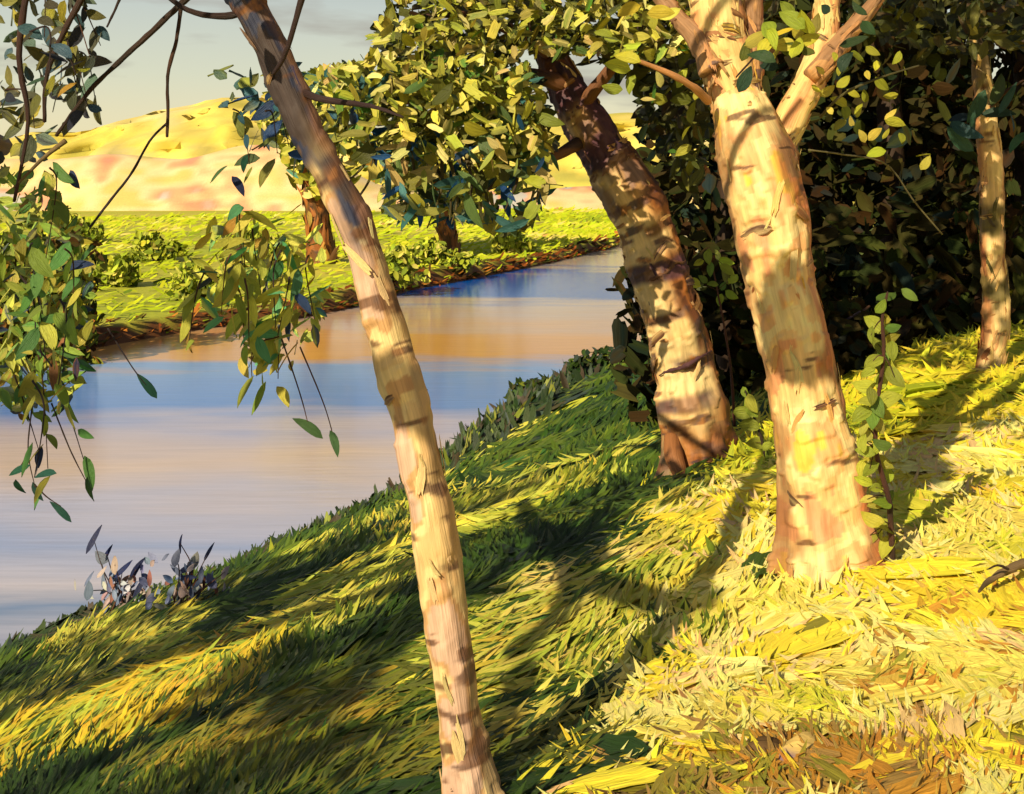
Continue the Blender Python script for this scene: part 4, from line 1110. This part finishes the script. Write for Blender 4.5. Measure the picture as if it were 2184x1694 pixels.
sapling((1905, 1215), [(1900, 1120), (1895, 1060), (1868, 960), (1872, 860), (1885, 760), (1882, 680), (1893, 625)],
        [(1893, 632), (1940, 630), (1888, 680), (1866, 690), (1888, 698), (1900, 722), (1872, 734), (1902, 748), (1880, 780), (1850, 793), (1900, 790), (1842, 825), (1895, 850), (1872, 868), (1836, 882),
         (1852, 930), (1880, 950), (1845, 962), (1855, 1000), (1892, 1010), (1868, 1040), (1884, 1075), (1858, 1110), (1890, 1120), (1912, 850), (1860, 845), (1872, 905), (1838, 1000), (1880, 655), (1905, 700), (1858, 715), (1890, 765), (1862, 770), (1880, 810), (1908, 805), (1848, 855), (1888, 885), (1862, 890), (1845, 910), (1868, 955), (1838, 945), (1880, 985), (1858, 975), (1842, 1025), (1880, 1035), (1866, 1075), (1850, 1065), (1896, 1060), (1872, 1140), (1890, 1165), (1852, 1145), (1905, 1150)], .075,
        'taller reddish stemmed sapling with lime leaves right of the forked trunk')
sapling((1640, 1000), [(1628, 950), (1608, 890), (1590, 835)], [(1588, 838), (1602, 862), (1612, 892), (1598, 905), (1622, 925), (1636, 950), (1612, 945), (1600, 870), (1640, 972), (1588, 880)], .1, 'small lime leaved sapling in the gap between the two thick trunks')
sapling((1568, 930), [(1560, 800), (1545, 700), (1530, 620), (1515, 545)], [(1490, 560), (1510, 548), (1530, 545), (1548, 560), (1552, 575), (1500, 595), (1520, 605), (1542, 610), (1478, 602), (1560, 630), (1535, 640), (1515, 575), (1565, 595), (1548, 590)], .11,
        'thin sapling with a bright lime tuft at the right edge of the scarred trunk')

# waterside plants
P_NAVY = PAL((2, 34, 46, 96), (1, 52, 62, 112))
P_MAUVE = PAL((3, 128, 140, 172), (1.5, 180, 160, 158), (1.5, 190, 190, 186), (.5, 160, 110, 96), (1.5, 104, 118, 152))
def shore_plant(base_px, navy, mauve, label):
    b = G(*base_px)
    t = thing('shore_plant', b, label, 'plant', 'plants at the water edge')
    dd = b[1]
    fc = Q(base_px[0] - 8, base_px[1] - 45, dd) + rng.normal(0, 1, (60, 3)) * np.array([.13, .08, .1])
    stroke_obj('foliage', M_MATT, t, b, 'stuff', fc, rng.normal(0, 1, (60, 3)) + np.array([0, 0, .8]), face_normal(60, .3), rng.uniform(.06, .14, 60), rng.uniform(.03, .05, 60), pick(P_MAUVE, 60), leaf=True)
    for lst, pal, L, kd, w_ in ((navy, P_NAVY, .2, 'slim', .9), (mauve, P_MAUVE, .13, 'oval', 1.3)):
        cs = pick(pal, len(lst)); ns = face_normal(len(lst), .2)
        for i, (a, c_, ang) in enumerate(lst):
            p = Q(a, c_, dd + rng.uniform(-.15, .15))
            twig(t, [b + np.array([rng.uniform(-.1, .1), 0, 0]), (b + p) / 2 + rng.normal(0, .04, 3), p], .007, .003, PAL((1, 90, 80, 80), (1, 120, 70, 50)), n=8, name='stem', seg=5)
            U = np.array([math.cos(math.radians(ang)), 0, math.sin(math.radians(ang))])
            leaf(t, p, U, ns[i], L * rng.uniform(.8, 1.2), cs[i], kd, wid=w_)
shore_plant((262, 1312), [(228, 1182, 60), (262, 1215, 55), (290, 1215, 60), (298, 1252, 80), (200, 1150, 80)],
            [(245, 1205, 120), (265, 1240, 60), (240, 1225, 100), (275, 1280, 75), (215, 1190, 150), (305, 1285, 20), (190, 1260, 95), (228, 1265, 80)], 'waterside plant with upright navy leaves and mauve round leaves, nearest the left edge')
shore_plant((392, 1302), [(400, 1212, 20), (445, 1178, 60), (385, 1160, 65), (402, 1232, 12)],
            [(390, 1260, 85), (420, 1260, 100), (365, 1262, 70), (430, 1225, 120), (415, 1195, 95), (450, 1240, 130), (375, 1190, 95), (480, 1220, 60)], 'waterside plant with flat spread navy leaves and grey mauve foliage, right of the upright one')

# ================================================================== SMALL THINGS ON THE GROUND
def stone(px, py, r, sq, colr, label, rot=0.0, tip=None):
    b = G(px, py)
    th = np.linspace(0, np.pi, 12); ph = np.linspace(0, 2 * np.pi, 20, endpoint=False)
    a, c_ = np.meshgrid(th, ph, indexing='ij')
    V = np.stack([np.sin(a) * np.cos(c_), np.sin(a) * np.sin(c_), np.cos(a)], -1).reshape(-1, 3)
    V = V * (1 + .5 * (vnoise(V, .7, int(px)) - .5)[:, None] + .16 * (vnoise(V, .25, 5) - .5)[:, None])
    cc = S(*colr)[None] * (.75 + .5 * vnoise(V, .35, 3)[:, None])
    if tip is not None:
        m_ = sst(.35, .8, -V[:, 0])[:, None]
        cc = cc * (1 - m_) + S(*tip)[None] * m_
    V = V * np.array([r, r * sq, r * sq * .8])
    ca, sa = math.cos(rot), math.sin(rot)
    V = V @ np.array([[ca, sa, 0], [-sa, ca, 0], [0, 0, 1]]) + np.array([0, 0, r * sq * .45])
    i = np.arange(len(V)).reshape(12, 20); rr = np.roll(i, -1, 1)
    f = np.stack([i[:-1], i[1:], rr[1:], rr[:-1]], -1).reshape(-1, 4)
    o = mesh_obj('stone', V + b, f, M_MATT, np.clip(cc, .01, .9), V[:, :2] * 3, None, b)
    return tag(o, label, 'stone')
stone(1705, 1620, .085, .42, (224, 190, 110), 'pale straw coloured long stone with a mauve end, lying in the bank top grass', .9, (150, 120, 130))
stone(1632, 1618, .05, .7, (96, 74, 48), 'dark brown stone left of the long pale stone')
b = G(2140, 1290)
t = thing('dead_branch', b, 'curled dark dead branch lying in yellow grass at the right edge', 'branch')
d = b[1]
cdb = lambda V, t_: S(118, 96, 66)[None] * (.5 + .9 * vnoise(V, .04, 9)[:, None])
tube_obj('stem', [Q(2088, 1262, d - .1), Q(2108, 1240, d), Q(2150, 1215, d + .05), Q(2200, 1200, d + .1), Q(2260, 1215, d + .15)], [.004, .008, .013, .016, .015], cdb, t, b, n=26, seg=10, lump=.4)
twig(t, [Q(2150, 1214, d), Q(2128, 1206, d - .02), Q(2108, 1214, d - .03)], .005, .002)
SC.cycles.max_bounces = 5
